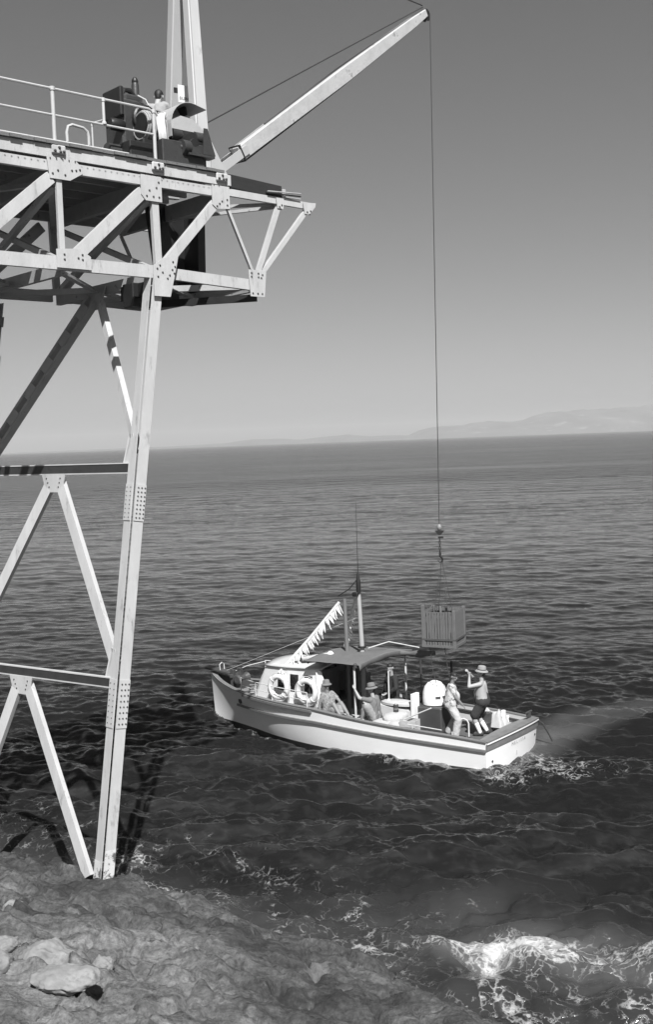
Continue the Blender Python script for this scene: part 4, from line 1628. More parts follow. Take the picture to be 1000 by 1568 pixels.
# ================================================================== the boat (local axes: x forward from the transom, y to port, z up from the water)
BOAT = empty('motor_launch', BOAT_O, BOAT_R)
tag(BOAT, 'white wooden motor launch with low cabin and grey awning lying off the rocks', 'boat')
BL = 10.05
SHX = [0, 0.9, 2.5, 3.8, 4.8, 5.2, 6.7, 7.7, 8.6, 9.4, 9.8, 10.05]
SHZ = [0.70, 0.77, 0.85, 0.94, 1.03, 1.06, 1.10, 1.12, 1.16, 1.25, 1.36, 1.46]


def spl(x, X, Yv):
    """smooth (Catmull-Rom) interpolation"""
    i = int(np.clip(np.searchsorted(X, x) - 1, 0, len(X) - 2))
    x0, x1 = X[i], X[i + 1]
    t = min(max((x - x0) / (x1 - x0), 0), 1)
    y0, y1 = Yv[i], Yv[i + 1]
    m0 = (Yv[i + 1] - Yv[i - 1]) / (X[i + 1] - X[i - 1]) if i > 0 else (y1 - y0) / (x1 - x0)
    m1 = (Yv[i + 2] - Yv[i]) / (X[i + 2] - X[i]) if i + 2 < len(X) else (y1 - y0) / (x1 - x0)
    h = x1 - x0
    return ((2 * t**3 - 3 * t**2 + 1) * y0 + (t**3 - 2 * t**2 + t) * h * m0 + (-2 * t**3 + 3 * t**2) * y1 + (t**3 - t**2) * h * m1)


def hbf(x):
    return max(spl(x, HBX, HBY), 0.02)


def shz(x):
    return spl(x, SHX, SHZ)


def stem_x(z):
    return 9.93 + 0.10 * max(z, -0.2) / 1.4


def aft_x(y, z):
    """cambered, slightly raked transom"""
    return -0.22 * (1 - (y / 1.5) ** 2) - 0.10 * (z - 0.1)


def half(f, z):
    """half-breadth at station fraction f and height z"""
    x = f * BL
    s = shz(x)
    b = hbf(x)
    t = min(max((z + 0.45) / (s + 0.45), 0), 1)
    # full, round-bilged aft; fine with flare forward
    k = float(np.interp(f, [0, 0.45, 0.7, 0.88, 1.0], [0.16, 0.18, 0.42, 0.9, 1.15]))
    yb = float(np.interp(f, [0, 0.5, 0.8, 1.0], [0.62, 0.62, 0.30, 0.2]))
    return max(b * (yb + (1 - yb) * t ** k), 0.015)


def hull_pt(f, z, side, off=0.0):
    y = half(f, z) + off
    xa = aft_x(y, z) * max(0, 1 - f * 3)
    x = f * stem_x(z) + xa
    return Vector((x, side * y, z))


FS = np.concatenate([np.linspace(0, 0.8, 33), np.linspace(0.82, 1.0, 19)])


def shell(z0f, z1f, nz, off=0.0):
    mb = MB()
    for side in (1, -1):
        rows = []
        for f in FS:
            a, b = z0f(f), z1f(f)
            rows.append([hull_pt(f, a + (b - a) * j / nz, side, off) for j in range(nz + 1)])
        mb.grid(rows)
    return mb


boot = lambda f: 0.02 + 0.05 * f
sheer = lambda f: shz(f * BL)
shell(boot, sheer, 14).build('hull', HULLW, BOAT, smooth=True)
shell(lambda f: -0.45, lambda f: boot(f), 6).build('bottom', BOOT, BOAT, smooth=True)


def transom_grid(off=0.0, za=-0.45, zb=None, yin=1.0):
    mb = MB()
    rows = []
    n = 18
    for j in range(n + 1):
        row = []
        for i in range(25):
            z_top = (zb if zb is not None else sheer(0)) + 0.10 * (1 - ((i - 12) / 12.0) ** 2)
            z = za + (z_top - za) * j / n
            y = half(0, min(z, 0.7)) * (i - 12) / 12.0
            row.append(Vector((aft_x(y, z) - off, y, z)))
        rows.append(row)
    mb.grid(rows)
    return mb


transom = transom_grid().build('transom', HULLW, BOAT, smooth=True)


def strip(pts_fn, prof, name, m, closed_ends=True):
    """sweep a profile [(dy, dz)...] along points with outward normals"""
    mb = MB()
    rows = []
    for p, o in pts_fn:
        rows.append([p + o * a + Vector((0, 0, b)) for a, b in prof] + [p + o * prof[0][0] + Vector((0, 0, prof[0][1]))])
    mb.grid(rows)
    n = len(prof) + 1
    L = len(rows)
    mb.f.append(tuple(range(n - 1)))
    mb.f.append(tuple((L - 1) * n + k for k in range(n - 1)))
    return mb.build(name, m, BOAT, smooth=True, angle=35)


def side_path(zf, side, f0, f1, n=50):
    out = []
    for f in np.linspace(f0, f1, n):
        p = hull_pt(f, zf(f), side)
        q = hull_pt(min(f + 0.01, 1.0), zf(min(f + 0.01, 1.0)), side)
        q0 = hull_pt(max(f - 0.01, 0), zf(max(f - 0.01, 0)), side)
        d = (q - q0)
        d.z = 0
        d.normalize()
        o = Vector((-d.y, d.x, 0)) * side
        out.append((p, o))
    return out


def stern_path(zoff):
    out = []
    for i in range(25):
        y = half(0, 0.65) * (i - 12) / 12.0
        z = sheer(0) + 0.10 * (1 - ((i - 12) / 12.0) ** 2) + zoff
        x = aft_x(y, z)
        o = Vector((-1, y * 0.19, 0)).normalized()
        out.append((Vector((x, y, z)), o))
    return out


CAP = [(-0.10, 0.0), (0.03, 0.0), (0.034, 0.025), (-0.10, 0.03)]
for s in (1, -1):
    strip(side_path(sheer, s, 0.0, 0.995), CAP, 'gunwale_cap', HULLG)
    strip(side_path(lambda f: float(np.interp(f, [0, 0.25, 0.5, 0.85], [0.50, 0.60, 0.72, 0.70])), s, 0.0, 0.85), [(-0.01, -0.036), (0.045, -0.032), (0.05, 0.028), (-0.01, 0.036)], 'rub_strake', HULLG)
    strip(side_path(lambda f: sheer(f) - 0.05, s, 0.51, 0.80), [(-0.01, -0.03), (0.06, -0.03), (0.065, 0.03), (-0.01, 0.035)], 'guard_rail', HULLG)
strip(stern_path(0.0), [(-0.16, 0.0), (0.04, 0.0), (0.045, 0.035), (-0.16, 0.04)], 'stern_cap', HULLG)
strip(stern_path(-0.12), [(-0.01, -0.085), (0.022, -0.08), (0.03, 0.075), (-0.01, 0.08)], 'stern_band', HULLG)
strip(stern_path(-0.025), [(-0.01, -0.014), (0.05, -0.014), (0.05, 0.014), (-0.01, 0.014)], 'stern_moulding', WHITE)

# name on the transom: each letter stands on the curved planking
NAME = 'MELISSA'
for i, ch in enumerate(NAME):
    y = 0.05 - (i - 3) * 0.115
    z = 0.425 + 0.10 * (1 - (y / 1.5) ** 2) - 0.055
    ang = math.atan(0.44 * y / 2.25 * 2)
    M = Matrix.Translation((aft_x(y, z) - 0.006, y, z)) @ Matrix.Rotation(math.pi / 2 * 3 - ang, 4, 'Z') @ Matrix.Rotation(math.pi / 2, 4, 'X')
    text('name_letter', ch, 0.115, M, mat('name_paint', 0.22, 0.6, 0.2, 20), BOAT, 0.001)
for y, z in ((1.22, 0.20), (-1.20, 0.34)):
    part('scupper', CABDARK, BOAT, lambda b: b.lathe([(0.03, -0.012), (0.03, 0.012)], (aft_x(y, z) - 0.004, y, z), 10, RX))
part('exhaust_stain_plate', mat('stain', 0.5, 0.6), BOAT, lambda b: b.box((aft_x(0.15, 0.2) - 0.004, 0.15, 0.2), (0.008, 0.05, 0.10)))

# decks: fore deck, side decks, cockpit sole, inner bulwark
FD = 1.00


def deck_fore(b):
    rows = []
    for x in np.linspace(5.05, 9.75, 30):
        y = hbf(x) - 0.05
        z = FD + 0.012 * (x - 5) 
        rows.append([Vector((x, y, z)), Vector((x, 0, z + 0.05)), Vector((x, -y, z))])
    b.grid(rows)
    b.grid([[Vector((5.05, 1.5, FD)), Vector((5.05, 0, FD + 0.05)), Vector((5.05, -1.5, FD))], [Vector((5.05, 1.5, 0.3)), Vector((5.05, 0, 0.3)), Vector((5.05, -1.5, 0.3))]])


part('fore_deck', DECKG, BOAT, deck_fore, smooth=True)
SOLE = 0.44


def sole_fn(b):
    rows = []
    for x in np.linspace(0.02, 5.2, 14):
        y = hbf(x) - 0.12
        rows.append([Vector((x, y, SOLE)), Vector((x, -y, SOLE))])
    b.grid(rows)


part('cockpit_sole', mat('cockpit_boards', 0.10, 0.7, 0.3, 4, 0.2, 30, stretch=(1, 8, 1)), BOAT, sole_fn)
for s in (1, -1):
    def inner(b):
        rows = []
        for x in np.linspace(0.0, 5.1, 24):
            y = hbf(x)
            rows.append([Vector((x, s * (y - 0.09), shz(x) + 0.01)), Vector((x, s * (y - 0.11), SOLE - 0.02))])
        b.grid(rows)
    part('inner_bulwark', INNERW, BOAT, inner, smooth=True)

    def inner_bow(b):
        rows = []
        for x in np.linspace(5.05, 9.85, 30):
            y = hbf(x)
            rows.append([Vector((x, s * max(y - 0.06, 0.0), shz(x) + 0.012)), Vector((x, s * max(y - 0.09, 0.0), FD - 0.02))])
        b.grid(rows)
    part('bow_bulwark_lining', BOWDARK, BOAT, inner_bow, smooth=True)

    def stringer(b):
        pts = [Vector((x, s * (hbf(x) - 0.13), shz(x) - 0.12)) for x in np.linspace(0.35, 4.9, 16)]
        b.tube(pts, 0.03, 6)
    part('cockpit_stringer', CABDARK, BOAT, stringer)
    for x in (0.75, 1.75, 2.75, 3.75):
        part('bulwark_timber', WHITE, BOAT, lambda b: b.box((x, s * (hbf(x) - 0.15), (shz(x) + SOLE) / 2 - 0.02), (0.07, 0.06, shz(x) - SOLE - 0.06)), bevel=0.008)
part('stern_deck', DECKG, BOAT, lambda b: b.grid([[Vector((aft_x(y, 0.7) + 0.03, y, 0.70 + 0.09 * (1 - (y / 1.5) ** 2))) for y in np.linspace(-1.45, 1.45, 13)], [Vector((0.20, y, 0.70 + 0.07 * (1 - (y / 1.5) ** 2))) for y in np.linspace(-1.45, 1.45, 13)], [Vector((0.20, y, SOLE - 0.02)) for y in np.linspace(-1.45, 1.45, 13)]]))

# cabin trunk
def cab_w(x):
    return float(np.interp(x, [5.2, 6.4, 7.85], [1.12, 1.05, 0.74]))


def cab_z(x):
    return float(np.interp(x, [5.2, 7.1], [2.05, 1.98]))


CX0, CXT, CXB = 5.22, 7.22, 7.85


def cabin_walls(b):
    for s in (1, -1):
        rows = []
        for t in np.linspace(0, 1, 12):
            xb, xt = CX0 + (CXB - CX0) * t, CX0 + (CXT - CX0) * t
            rows.append([Vector((xb, s * cab_w(xb), FD + 0.0)), Vector((xt, s * (cab_w(xt) - 0.05), cab_z(xt)))])
        b.grid(rows)
    b.grid([[Vector((CXB, cab_w(CXB) * t, FD)) for t in (1, 0, -1)], [Vector((CXT, (cab_w(CXT) - 0.05) * t, cab_z(CXT))) for t in (1, 0, -1)]])


cabin = part('cabin', CABW, BOAT, cabin_walls)
for s in (1, -1):
    part('cabin_corner', CABW, cabin, lambda b: b.box((CX0 + 0.02, s * (cab_w(CX0) - 0.14), 1.53), (0.05, 0.30, 1.06)), bevel=0.01)
    rl = part('aft_wing', CABW, cabin, lambda b: b.poly([(CX0, s * 1.08, 2.03), (CX0 - 0.10, s * 1.08, 2.0), (CX0 - 0.22, s * 1.08, 1.62), (CX0 - 0.26, s * 1.08, 1.05), (CX0, s * 1.08, 1.0)], (0, -s, 0), 0.04))


def cabin_roof(b):
    rows = []
    for x in np.linspace(CX0 - 0.12, CXT + 0.06, 8):
        w = cab_w(x) + 0.0
        rows.append([Vector((x, w * t, cab_z(x) + 0.012 + 0.09 * (1 - t * t))) for t in np.linspace(1, -1, 9)])
    b.grid(rows)


rf = part('cabin_roof', mat('cabin_roof_paint', 0.5, 0.6, 0.1, 4), cabin, cabin_roof, smooth=True)
md = rf.modifiers.new('thick', 'SOLIDIFY'); md.thickness = 0.04; md.offset = 0
part('roof_hatch', HULLG, cabin, lambda b: b.box((5.75, 0.25, 2.17), (0.85, 0.75, 0.14)), bevel=0.02)


def wall_pt(x, z, s, off):
    t = (z - FD) / (cab_z(x) - FD)
    w = cab_w(x) - 0.05 * t
    return Vector((x, s * (w + off), z))


for s in (1, -1):
    for (xa, xb) in ((5.42, 5.70), (5.92, 6.22), (6.44, 6.72)):
        def win(b):
            b.poly([wall_pt(xa, 1.36, s, 0.004), wall_pt(xb, 1.36, s, 0.004), wall_pt(xb, 1.84, s, 0.004), wall_pt(xa, 1.84, s, 0.004)], (0, s, 0), 0.004)
        wo = part('window', GLASS, cabin, win)
    part('porthole', GLASS, cabin, lambda b: b.lathe([(0.075, -0.006), (0.075, 0.012)], wall_pt(6.98, 1.42, s, 0.0), 14, RY))
part('front_window', GLASS, cabin, lambda b: b.poly([(CXB - 0.19, 0.55, 1.42), (CXB - 0.19, -0.55, 1.42), (CXB - 0.38, -0.52, 1.80), (CXB - 0.38, 0.52, 1.80)], (1, 0, 0.5), 0.02))
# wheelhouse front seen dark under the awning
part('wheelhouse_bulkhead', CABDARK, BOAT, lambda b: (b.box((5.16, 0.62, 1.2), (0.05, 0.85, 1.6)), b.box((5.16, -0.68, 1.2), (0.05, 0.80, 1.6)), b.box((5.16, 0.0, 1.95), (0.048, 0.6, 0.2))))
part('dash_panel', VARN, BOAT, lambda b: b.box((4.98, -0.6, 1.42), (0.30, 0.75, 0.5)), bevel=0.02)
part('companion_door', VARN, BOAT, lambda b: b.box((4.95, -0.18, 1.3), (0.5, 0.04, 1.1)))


def wheel(b):
    c = Vector((4.72, -0.55, 1.42))
    b.tube([c + Vector((0.05 * math.sin(t), 0.24 * math.cos(t), 0.24 * math.sin(t))) for t in np.linspace(0, 2 * math.pi, 19)[:-1]], 0.018, 6, closed=True)
    for k in range(6):
        t = k * math.pi / 3
        b.tube([c, c + Vector((0.05 * math.sin(t), 0.31 * math.cos(t), 0.31 * math.sin(t)))], 0.012, 5)


part('steering_wheel', VARN, BOAT, wheel)

# portholes in the topside and the bow gear
for s in (1, -1):
    p = hull_pt(0.83, 0.86, s)
    o = Vector((0.42, s * 0.9, 0)).normalized()
    part('topside_port', CABDARK, BOAT, lambda b: b.lathe([(0.10, -0.02), (0.10, 0.012)], p, 14, o.to_track_quat('Z', 'Y').to_matrix()))
part('bow_plank', BOWDARK, BOAT, lambda b: b.plate((9.2, 0, 1.47), (10.42, 0, 1.60), (0, 1, 0), (0, 0, 1), (-0.16, 0.16), (-0.03, 0.03)), bevel=0.01)
part('mooring_bitt', BOWDARK, BOAT, lambda b: (b.box((9.05, 0.16, 1.30), (0.14, 0.12, 0.62)), b.box((9.05, -0.16, 1.30), (0.14, 0.12, 0.62)), b.box((9.05, 0.0, 1.42), (0.10, 0.55, 0.10))), bevel=0.01)
part('anchor_windlass', BOWDARK, BOAT, lambda b: (b.lathe([(0.1, -0.26), (0.16, -0.22), (0.09, -0.1), (0.09, 0.1), (0.16, 0.22), (0.1, 0.26)], (8.75, 0.1, 1.36), 12, RY), b.box((8.75, 0.1, 1.15), (0.3, 0.3, 0.3))))
part('bow_hoop', PIPE, BOAT, lambda b: b.tube([(9.6, 0.10, 1.5), (9.62, 0.10, 1.70), (9.62, 0.0, 1.76), (9.62, -0.10, 1.70), (9.6, -0.10, 1.5)], 0.014, 6))
part('anchor_chain_heap', mat('chain_heap', 0.3, 0.6, 0.5, 20), BOAT, lambda b: [b.tube([Vector((7.95 + 0.12 * math.cos(a + t), 0.55 + 0.11 * math.sin(a + t * 1.0), 1.10 + 0.05 * k)) for t in np.linspace(0, 2 * math.pi, 13)[:-1]], 0.026, 5, closed=True) for k, a in enumerate((0, 0.4, 0.9, 1.3))])


def rail_path(s, zoff, x0, x1, n=14, inset=0.06):
    return [Vector((x, s * (hbf(x) - inset), max(shz(x), FD) + zoff)) for x in np.linspace(x0, x1, n)]


for s in (1, -1):
    top = 0.42 if s == 1 else 0.62
    x1 = 8.15 if s == 1 else 8.5
    x0 = 5.3 if s == 1 else 6.4
    part('deck_rail', PIPE, BOAT, lambda b: b.tube(rail_path(s, top, x0, x1), 0.013, 6))
    part('deck_rail', PIPE, BOAT, lambda b: b.tube(rail_path(s, top * 0.5, x0, x1), 0.010, 6))
    for x in ((5.3, 6.65, 7.4, 8.15) if s == 1 else (6.4, 7.45, 8.5)):
        z = max(shz(x), FD)
        part('rail_stanchion', PIPE, BOAT, lambda b: b.tube([(x, s * (hbf(x) - 0.06), z), (x, s * (hbf(x) - 0.06), z + top)], 0.016, 6))
part('deck_rail', PIPE, BOAT, lambda b: b.tube([Vector((8.5, -(hbf(8.5) - 0.06), 1.75)), Vector((9.0, -0.45, 1.62)), Vector((9.35, -0.30, 1.46))], 0.013, 6))
part('fore_stay', PIPE, BOAT, lambda b: b.tube([(9.5, 0, 1.5), (4.62, 0, 3.35)], 0.006, 4))

# masts and aerial
part('mast', MASTM, BOAT, lambda b: b.tube([(4.45, 0, 0.45), (4.45, 0, 2.5), (4.50, 0, 4.15)], [0.068, 0.066, 0.055], 12), smooth=True)
mh = part('mast_head', MACHINE2, BOAT, lambda b: b.lathe([(0.06, -0.12), (0.066, 0.0), (0.066, 0.24), (0.045, 0.36), (0.022, 0.5)], (4.50, 0, 4.13), 10), smooth=True)
part('mast_light', MACHINE2, BOAT, lambda b: b.box((4.56, 0.05, 4.02), (0.18, 0.16, 0.12)), bevel=0.02)
part('aerial', MACHINE2, BOAT, lambda b: b.tube([(4.50, 0, 4.5), (4.48, 0, 6.6)], [0.010, 0.005], 5))
part('derrick_post', POSTM, BOAT, lambda b: b.tube([(4.92, 0.05, 0.45), (4.92, 0.05, 2.4), (4.95, 0.05, 3.88)], [0.06, 0.06, 0.052], 12), smooth=True)
part('mast_stay', MACHINE2, BOAT, lambda b: b.tube([(4.52, 0, 4.45), (4.80, 0.03, 4.15), (5.15, 0.08, 3.95)], 0.014, 5))
part('mast_collar', MACHINE2, BOAT, lambda b: b.lathe([(0.12, -0.02), (0.12, 0.03)], (4.45, 0, 2.55), 10))

# awning over the cockpit
def awn_z(x, y):
    t = abs(y) / 1.38
    sag = 0.012 * math.sin((x - 3.7) * 4.2) * (1 - t)
    return 2.42 - 0.10 * t ** 1.7 + sag


def awning(b):
    rows = []
    for x in np.linspace(3.66, 5.45, 22):
        row = []
        for y in np.linspace(-1.36, 1.36, 25):
            e = abs(y) / 1.36
            inset = 0.02 * math.sin(min(max((x - 3.66) / 1.79, 0), 1) * math.pi) * e ** 3
            row.append(Vector((x, y * (1 - inset), awn_z(x, y) + 0.004 * math.sin(9 * x + 5 * y))))
        rows.append(row)
    # hanging hem along the after edge
    hem = [Vector((3.64, p.y, p.z - 0.13 - 0.02 * math.sin(6 * p.y))) for p in rows[0]]
    b.grid([hem] + rows)


aw = part('awning', CANVAS, BOAT, awning, smooth=True)
md = aw.modifiers.new('thick', 'SOLIDIFY'); md.thickness = 0.012
part('awning_beam', POSTM, BOAT, lambda b: b.tube([(3.72, 1.30, 2.24), (3.72, 0.65, 2.37), (3.72, 0, 2.42), (3.72, -0.65, 2.37), (3.72, -1.30, 2.24)], 0.024, 6))
part('awning_beam', POSTM, BOAT, lambda b: b.tube([(5.4, 1.28, 2.25), (5.4, 0.65, 2.37), (5.4, 0, 2.42), (5.4, -0.65, 2.37), (5.4, -1.28, 2.25)], 0.024, 6))
for (x, y) in ((3.86, 1.30), (3.86, -1.30), (5.45, -1.28)):
    part('awning_post', PIPE, BOAT, lambda b: b.tube([(x, y, shz(x) - 0.05), (x, y, 2.26)], 0.030, 8), smooth=True)
part('awning_lashing', BOWDARK, BOAT, lambda b: b.lathe([(0.05, -0.04), (0.055, 0.05), (0.02, 0.09)], (3.80, 1.33, 2.28), 8))
# furled side curtain lying along the starboard frame
def furl(b):
    pts, rs = [], []
    for t in np.linspace(0, 1, 18):
        pts.append(Vector((4.1 - 1.55 * t, -0.75 - 0.05 * math.sin(5 * t), 2.33 + 0.07 * t - 0.05 * math.sin(math.pi * t))))
        rs.append(0.07 + 0.03 * math.sin(11 * t) * math.sin(3 * t) + 0.03 * (1 - t))
    b.tube(pts, rs, 10)


part('furled_curtain', CANVAS, BOAT, furl, smooth=True)
part('awning_pole', PIPE, BOAT, lambda b: b.tube([(4.35, -0.15, 2.50), (3.95, -0.6, 2.64), (3.2, -1.0, 2.46)], 0.015, 6))
part('frame_rail', PIPE, BOAT, lambda b: b.tube([(4.3, -0.85, 2.18), (3.0, -0.85, 2.16), (2.12, -0.85, 2.17)], 0.018, 6))
part('frame_post', PIPE, BOAT, lambda b: b.tube([(3.09, -0.85, 1.75), (3.09, -0.85, 2.17)], 0.028, 6))
part('frame_post', POSTM, BOAT, lambda b: b.tube([(3.09, -0.85, SOLE), (3.09, -0.85, 1.75)], 0.02, 6))
part('frame_post', MACHINE2, BOAT, lambda b: b.tube([(2.12, -0.85, SOLE), (2.12, -0.85, 2.18)], 0.032, 6))
part('guard_wire', WIRE, BOAT, lambda b: b.tube([(3.9, -1.35, 1.55), (2.6, -1.4, 1.42), (1.3, -1.42, 1.35)], 0.008, 4))
for x in (2.05, 0.9):
    part('cockpit_stanchion', PIPE, BOAT, lambda b: b.tube([(x, 1.42, shz(x)), (x, 1.42, shz(x) + 0.10)], 0.016, 6))
part('cockpit_rail', PIPE, BOAT, lambda b: b.tube([(2.2, 1.42, shz(2.2) + 0.09), (1.2, 1.42, shz(1.2) + 0.09)], 0.014, 6))
part('samson_post', WHITE, BOAT, lambda b: b.box((0.55, -0.75, 0.72), (0.09, 0.09, 0.58)), bevel=0.01)
part('stern_cleat', BOWDARK, BOAT, lambda b: (b.box((0.02, -1.15, 0.86), (0.10, 0.09, 0.12)), b.tube([(0.02, -1.32, 0.93), (0.02, -0.98, 0.93)], 0.028, 6)))
part('stern_rope', WIRE, BOAT, lambda b: b.tube([(-0.02, -1.42, 0.72), (-0.16, -1.60, 0.55), (-0.26, -1.72, 0.28), (-0.34, -1.80, 0.05)], 0.022, 6))

# ------------------------------------------------------------------ loose gear aboard
def gear(name, loc, label, cat, rz=0.0, group=None):
    e = empty(name, BW(*loc), (BOAT_R[0], BOAT_R[1], BOAT_R[2] + rz))
    return tag(e, label, cat, group)


# white domed engine hood on its dark casing
hood = gear('engine_hood', (2.15, 0.05, SOLE), 'white domed engine hood on a dark box in the cockpit', 'engine hood')
part('engine_box', CABDARK, hood, lambda b: b.box((0, 0, 0.37), (0.86, 0.92, 0.74)), bevel=0.03)
part('dome', WHITE, hood, lambda b: b.lathe([(0.34, 0.76), (0.35, 0.92), (0.33, 1.08), (0.28, 1.22), (0.19, 1.32), (0.07, 1.37), (0.01, 1.375)], (0, 0, 0), 22, None, 0.95, 1.0), smooth=True)
for a in (1.75, 2.35):
    part('dome_vent', BOWDARK, hood, lambda b: b.box((0.33 * math.cos(a + 0.6), 0.345 * math.sin(a + 0.6), 0.98), (0.05, 0.13, 0.045), rz=a + 0.6))
for k in range(7):
    a = 2.9 + 0.26 * k
    part('dome_lacing', mat('lacing_dark', 0.06), hood, lambda b: b.box((0.345 * math.cos(a), 0.355 * math.sin(a), 0.83), (0.02, 0.05, 0.14 + 0.04 * (k % 2)), rz=a))

# engine casing / bench with sloping top
bench = gear('cockpit_bench', (3.15, 0.45, SOLE), 'white cockpit bench with cushioned top forward of the domed hood', 'bench')
part('bench_side', INNERW, bench, lambda b: b.poly([(-0.62, 0.25, 0.36), (0.50, 0.25, 0.46), (0.50, 0.25, 0.74), (-0.60, 0.25, 0.62)], (0, -1, 0), 0.5))
part('bench_leg', WHITE, bench, lambda b: b.box((0.40, 0.2, 0.2), (0.10, 0.08, 0.42)))
part('bench_leg', WHITE, bench, lambda b: b.box((-0.50, 0.2, 0.18), (0.10, 0.08, 0.36)))
part('cushion', CANVASL, bench, lambda b: b.lathe([(0.2, -0.05), (0.30, -0.03), (0.30, 0.03), (0.24, 0.07), (0.05, 0.085)], (-0.1, 0.0, 0.76), 16, None, 1.75, 0.85), smooth=True)
part('back_board', CABW, bench, lambda b: b.box((-0.68, 0.10, 0.62), (0.10, 0.30, 0.95)), bevel=0.01)


def sack(loc, s, label, rz=0.0, m=SACK):
    e = gear('canvas_sack', loc, label, 'sack', rz, 'sacks in the cockpit')
    bm = bmesh.new()
    bmesh.ops.create_icosphere(bm, subdivisions=3, radius=1.0)
    sd = hash(label) % 90
    for v in bm.verts:
        p = v.co
        n_ = fbm(np.array([p.x * 2.2 + 7]), np.array([p.y * 2.2 + p.z * 1.7 + s[0] * 31]), 4, seed=3)[0] - 0.5
        q = p * (1 + 0.42 * n_)
        q = Vector((math.copysign(abs(q.x) ** 0.75, q.x) * s[0], math.copysign(abs(q.y) ** 0.75, q.y) * s[1], math.copysign(abs(q.z) ** 0.8, q.z) * s[2]))
        v.co = q + Vector((0, 0, s[2] * 0.85))
    me = bpy.data.meshes.new('sack_body')
    bm.to_mesh(me); bm.free()
    me.polygons.foreach_set('use_smooth', [True] * len(me.polygons))
    me.materials.append(m)
    o = bpy.data.objects.new('sack_body', me)
    COL.objects.link(o)
    o.parent = e
    part('sack_neck', ROPE, e, lambda b: b.lathe([(0.05, -0.03), (0.06, 0.0), (0.05, 0.03)], (s[0] * 0.98, 0, s[2] * 0.9), 8, RX))


sack((3.05, 1.18, SOLE + 0.18), (0.42, 0.24, 0.17), 'plump pale sack lying against the port bulwark behind the seated man')
sack((2.62, 1.15, SOLE + 0.20), (0.30, 0.24, 0.16), 'rumpled pale sack beside the small wooden box', 0.5)
sack((2.85, 0.95, SOLE + 0.40), (0.36, 0.22, 0.13), 'flattened pale sack on top of the other sacks', 1.2)
part('locker', INNERW, BOAT, lambda b: b.box((3.1, 1.18, SOLE + 0.09), (1.5, 0.5, 0.18)))
bx = gear('wooden_box', (2.28, 1.16, SOLE), 'small pale wooden box at the end of the sacks by the port bulwark', 'box', 0.1)
for i in range(3):
    part('box_plank', CRATE if i == 1 else SACK, bx, lambda b: b.box((0, 0.17, 0.12 + 0.17 * i), (0.42, 0.02, 0.16)))
    part('box_plank', SACK, bx, lambda b: b.box((0, -0.17, 0.12 + 0.17 * i), (0.42, 0.02, 0.16)))
    part('box_end', SACK, bx, lambda b: b.box((-0.21, 0, 0.12 + 0.17 * i), (0.02, 0.32, 0.16)))
    part('box_end', SACK, bx, lambda b: b.box((0.21, 0, 0.12 + 0.17 * i), (0.02, 0.32, 0.16)))
tin = gear('oil_tin', (2.85, 0.9, SOLE + 0.62), 'small dark tin standing on the sacks before the bench', 'tin')
part('tin_body', CABDARK, tin, lambda b: b.lathe([(0.07, 0), (0.07, 0.2), (0.06, 0.21)], (0, 0, 0), 12))
part('tin_cap', PIPE, tin, lambda b: b.lathe([(0.025, 0.21), (0.025, 0.25)], (0, 0, 0), 8))
part('tin_band', HULLG, tin, lambda b: b.lathe([(0.0725, 0.08), (0.0725, 0.12)], (0, 0, 0), 12))
jar = gear('glass_flagon', (3.78, 0.98, SOLE + 0.42), 'pale stoppered flagon standing before the man in the bucket hat', 'flagon')
part('flagon_body', mat('stoneware', 0.45, 0.4), jar, lambda b: b.lathe([(0.10, 0), (0.115, 0.03), (0.115, 0.18), (0.08, 0.24), (0.035, 0.27), (0.035, 0.31)], (0, 0, 0), 14), smooth=True)
part('flagon_stopper', WHITE, jar, lambda b: b.lathe([(0.05, 0.30), (0.055, 0.34), (0.03, 0.37)], (0, 0, 0), 10), smooth=True)
part('seat_locker', INNERW, BOAT, lambda b: b.box((4.18, 1.08, SOLE + 0.20), (1.9, 0.62, 0.40)), bevel=0.01)

pad = gear('canoe_paddle', (3.28, 0.55, SOLE), 'white-bladed paddle standing blade down against the dark-coated person', 'paddle')
part('shaft', PIPE, pad, lambda b: b.tube([(0.0, 0.0, 0.75), (0.02, -0.05, 1.62)], 0.02, 8))
part('blade', WHITE, pad, lambda b: b.poly([(0.02, 0, 0.38), (0.07, 0, 0.55), (0.075, 0, 0.72), (0.03, 0, 0.88), (-0.02, 0, 0.88), (-0.065, 0, 0.72), (-0.06, 0, 0.55), (-0.02, 0, 0.38)], (0, 1, 0), 0.02))
hook = gear('boat_hook', (2.0, 1.0, SOLE), 'long pale boathook pole laid slanting across the cockpit', 'boathook')
part('pole', PIPE, hook, lambda b: b.tube([(0.52, 0.10, 0.50), (-0.28, 0.0, 0.86)], 0.018, 6))
part('hook_tip', BOWDARK, hook, lambda b: b.tube([(0.52, 0.10, 0.50), (0.58, 0.11, 0.47), (0.60, 0.09, 0.50)], 0.014, 5))
sill = gear('tiller_bar', (1.02, 0.42, SOLE), 'bent pipe tiller standing between the two standing men', 'tiller')
part('tiller_pipe', PIPE, sill, lambda b: b.tube([(-0.05, 0.0, 0.0), (-0.05, 0.0, 0.42), (-0.02, 0.02, 0.50), (0.06, 0.04, 0.54), (0.14, 0.05, 0.52)], 0.022, 8), smooth=True)
part('tiller_socket', BOWDARK, sill, lambda b: b.lathe([(0.05, 0), (0.04, 0.08)], (-0.05, 0, 0), 8))
dk = gear('fuel_drum', (1.0, -0.55, SOLE), 'dark upright fuel drum standing behind the two standing men', 'drum')
part('drum_shell', CABDARK, dk, lambda b: b.lathe([(0.20, 0), (0.21, 0.02), (0.20, 0.04), (0.20, 0.24), (0.21, 0.26), (0.20, 0.28), (0.20, 0.48), (0.21, 0.50)], (0, 0, 0), 18), smooth=True)
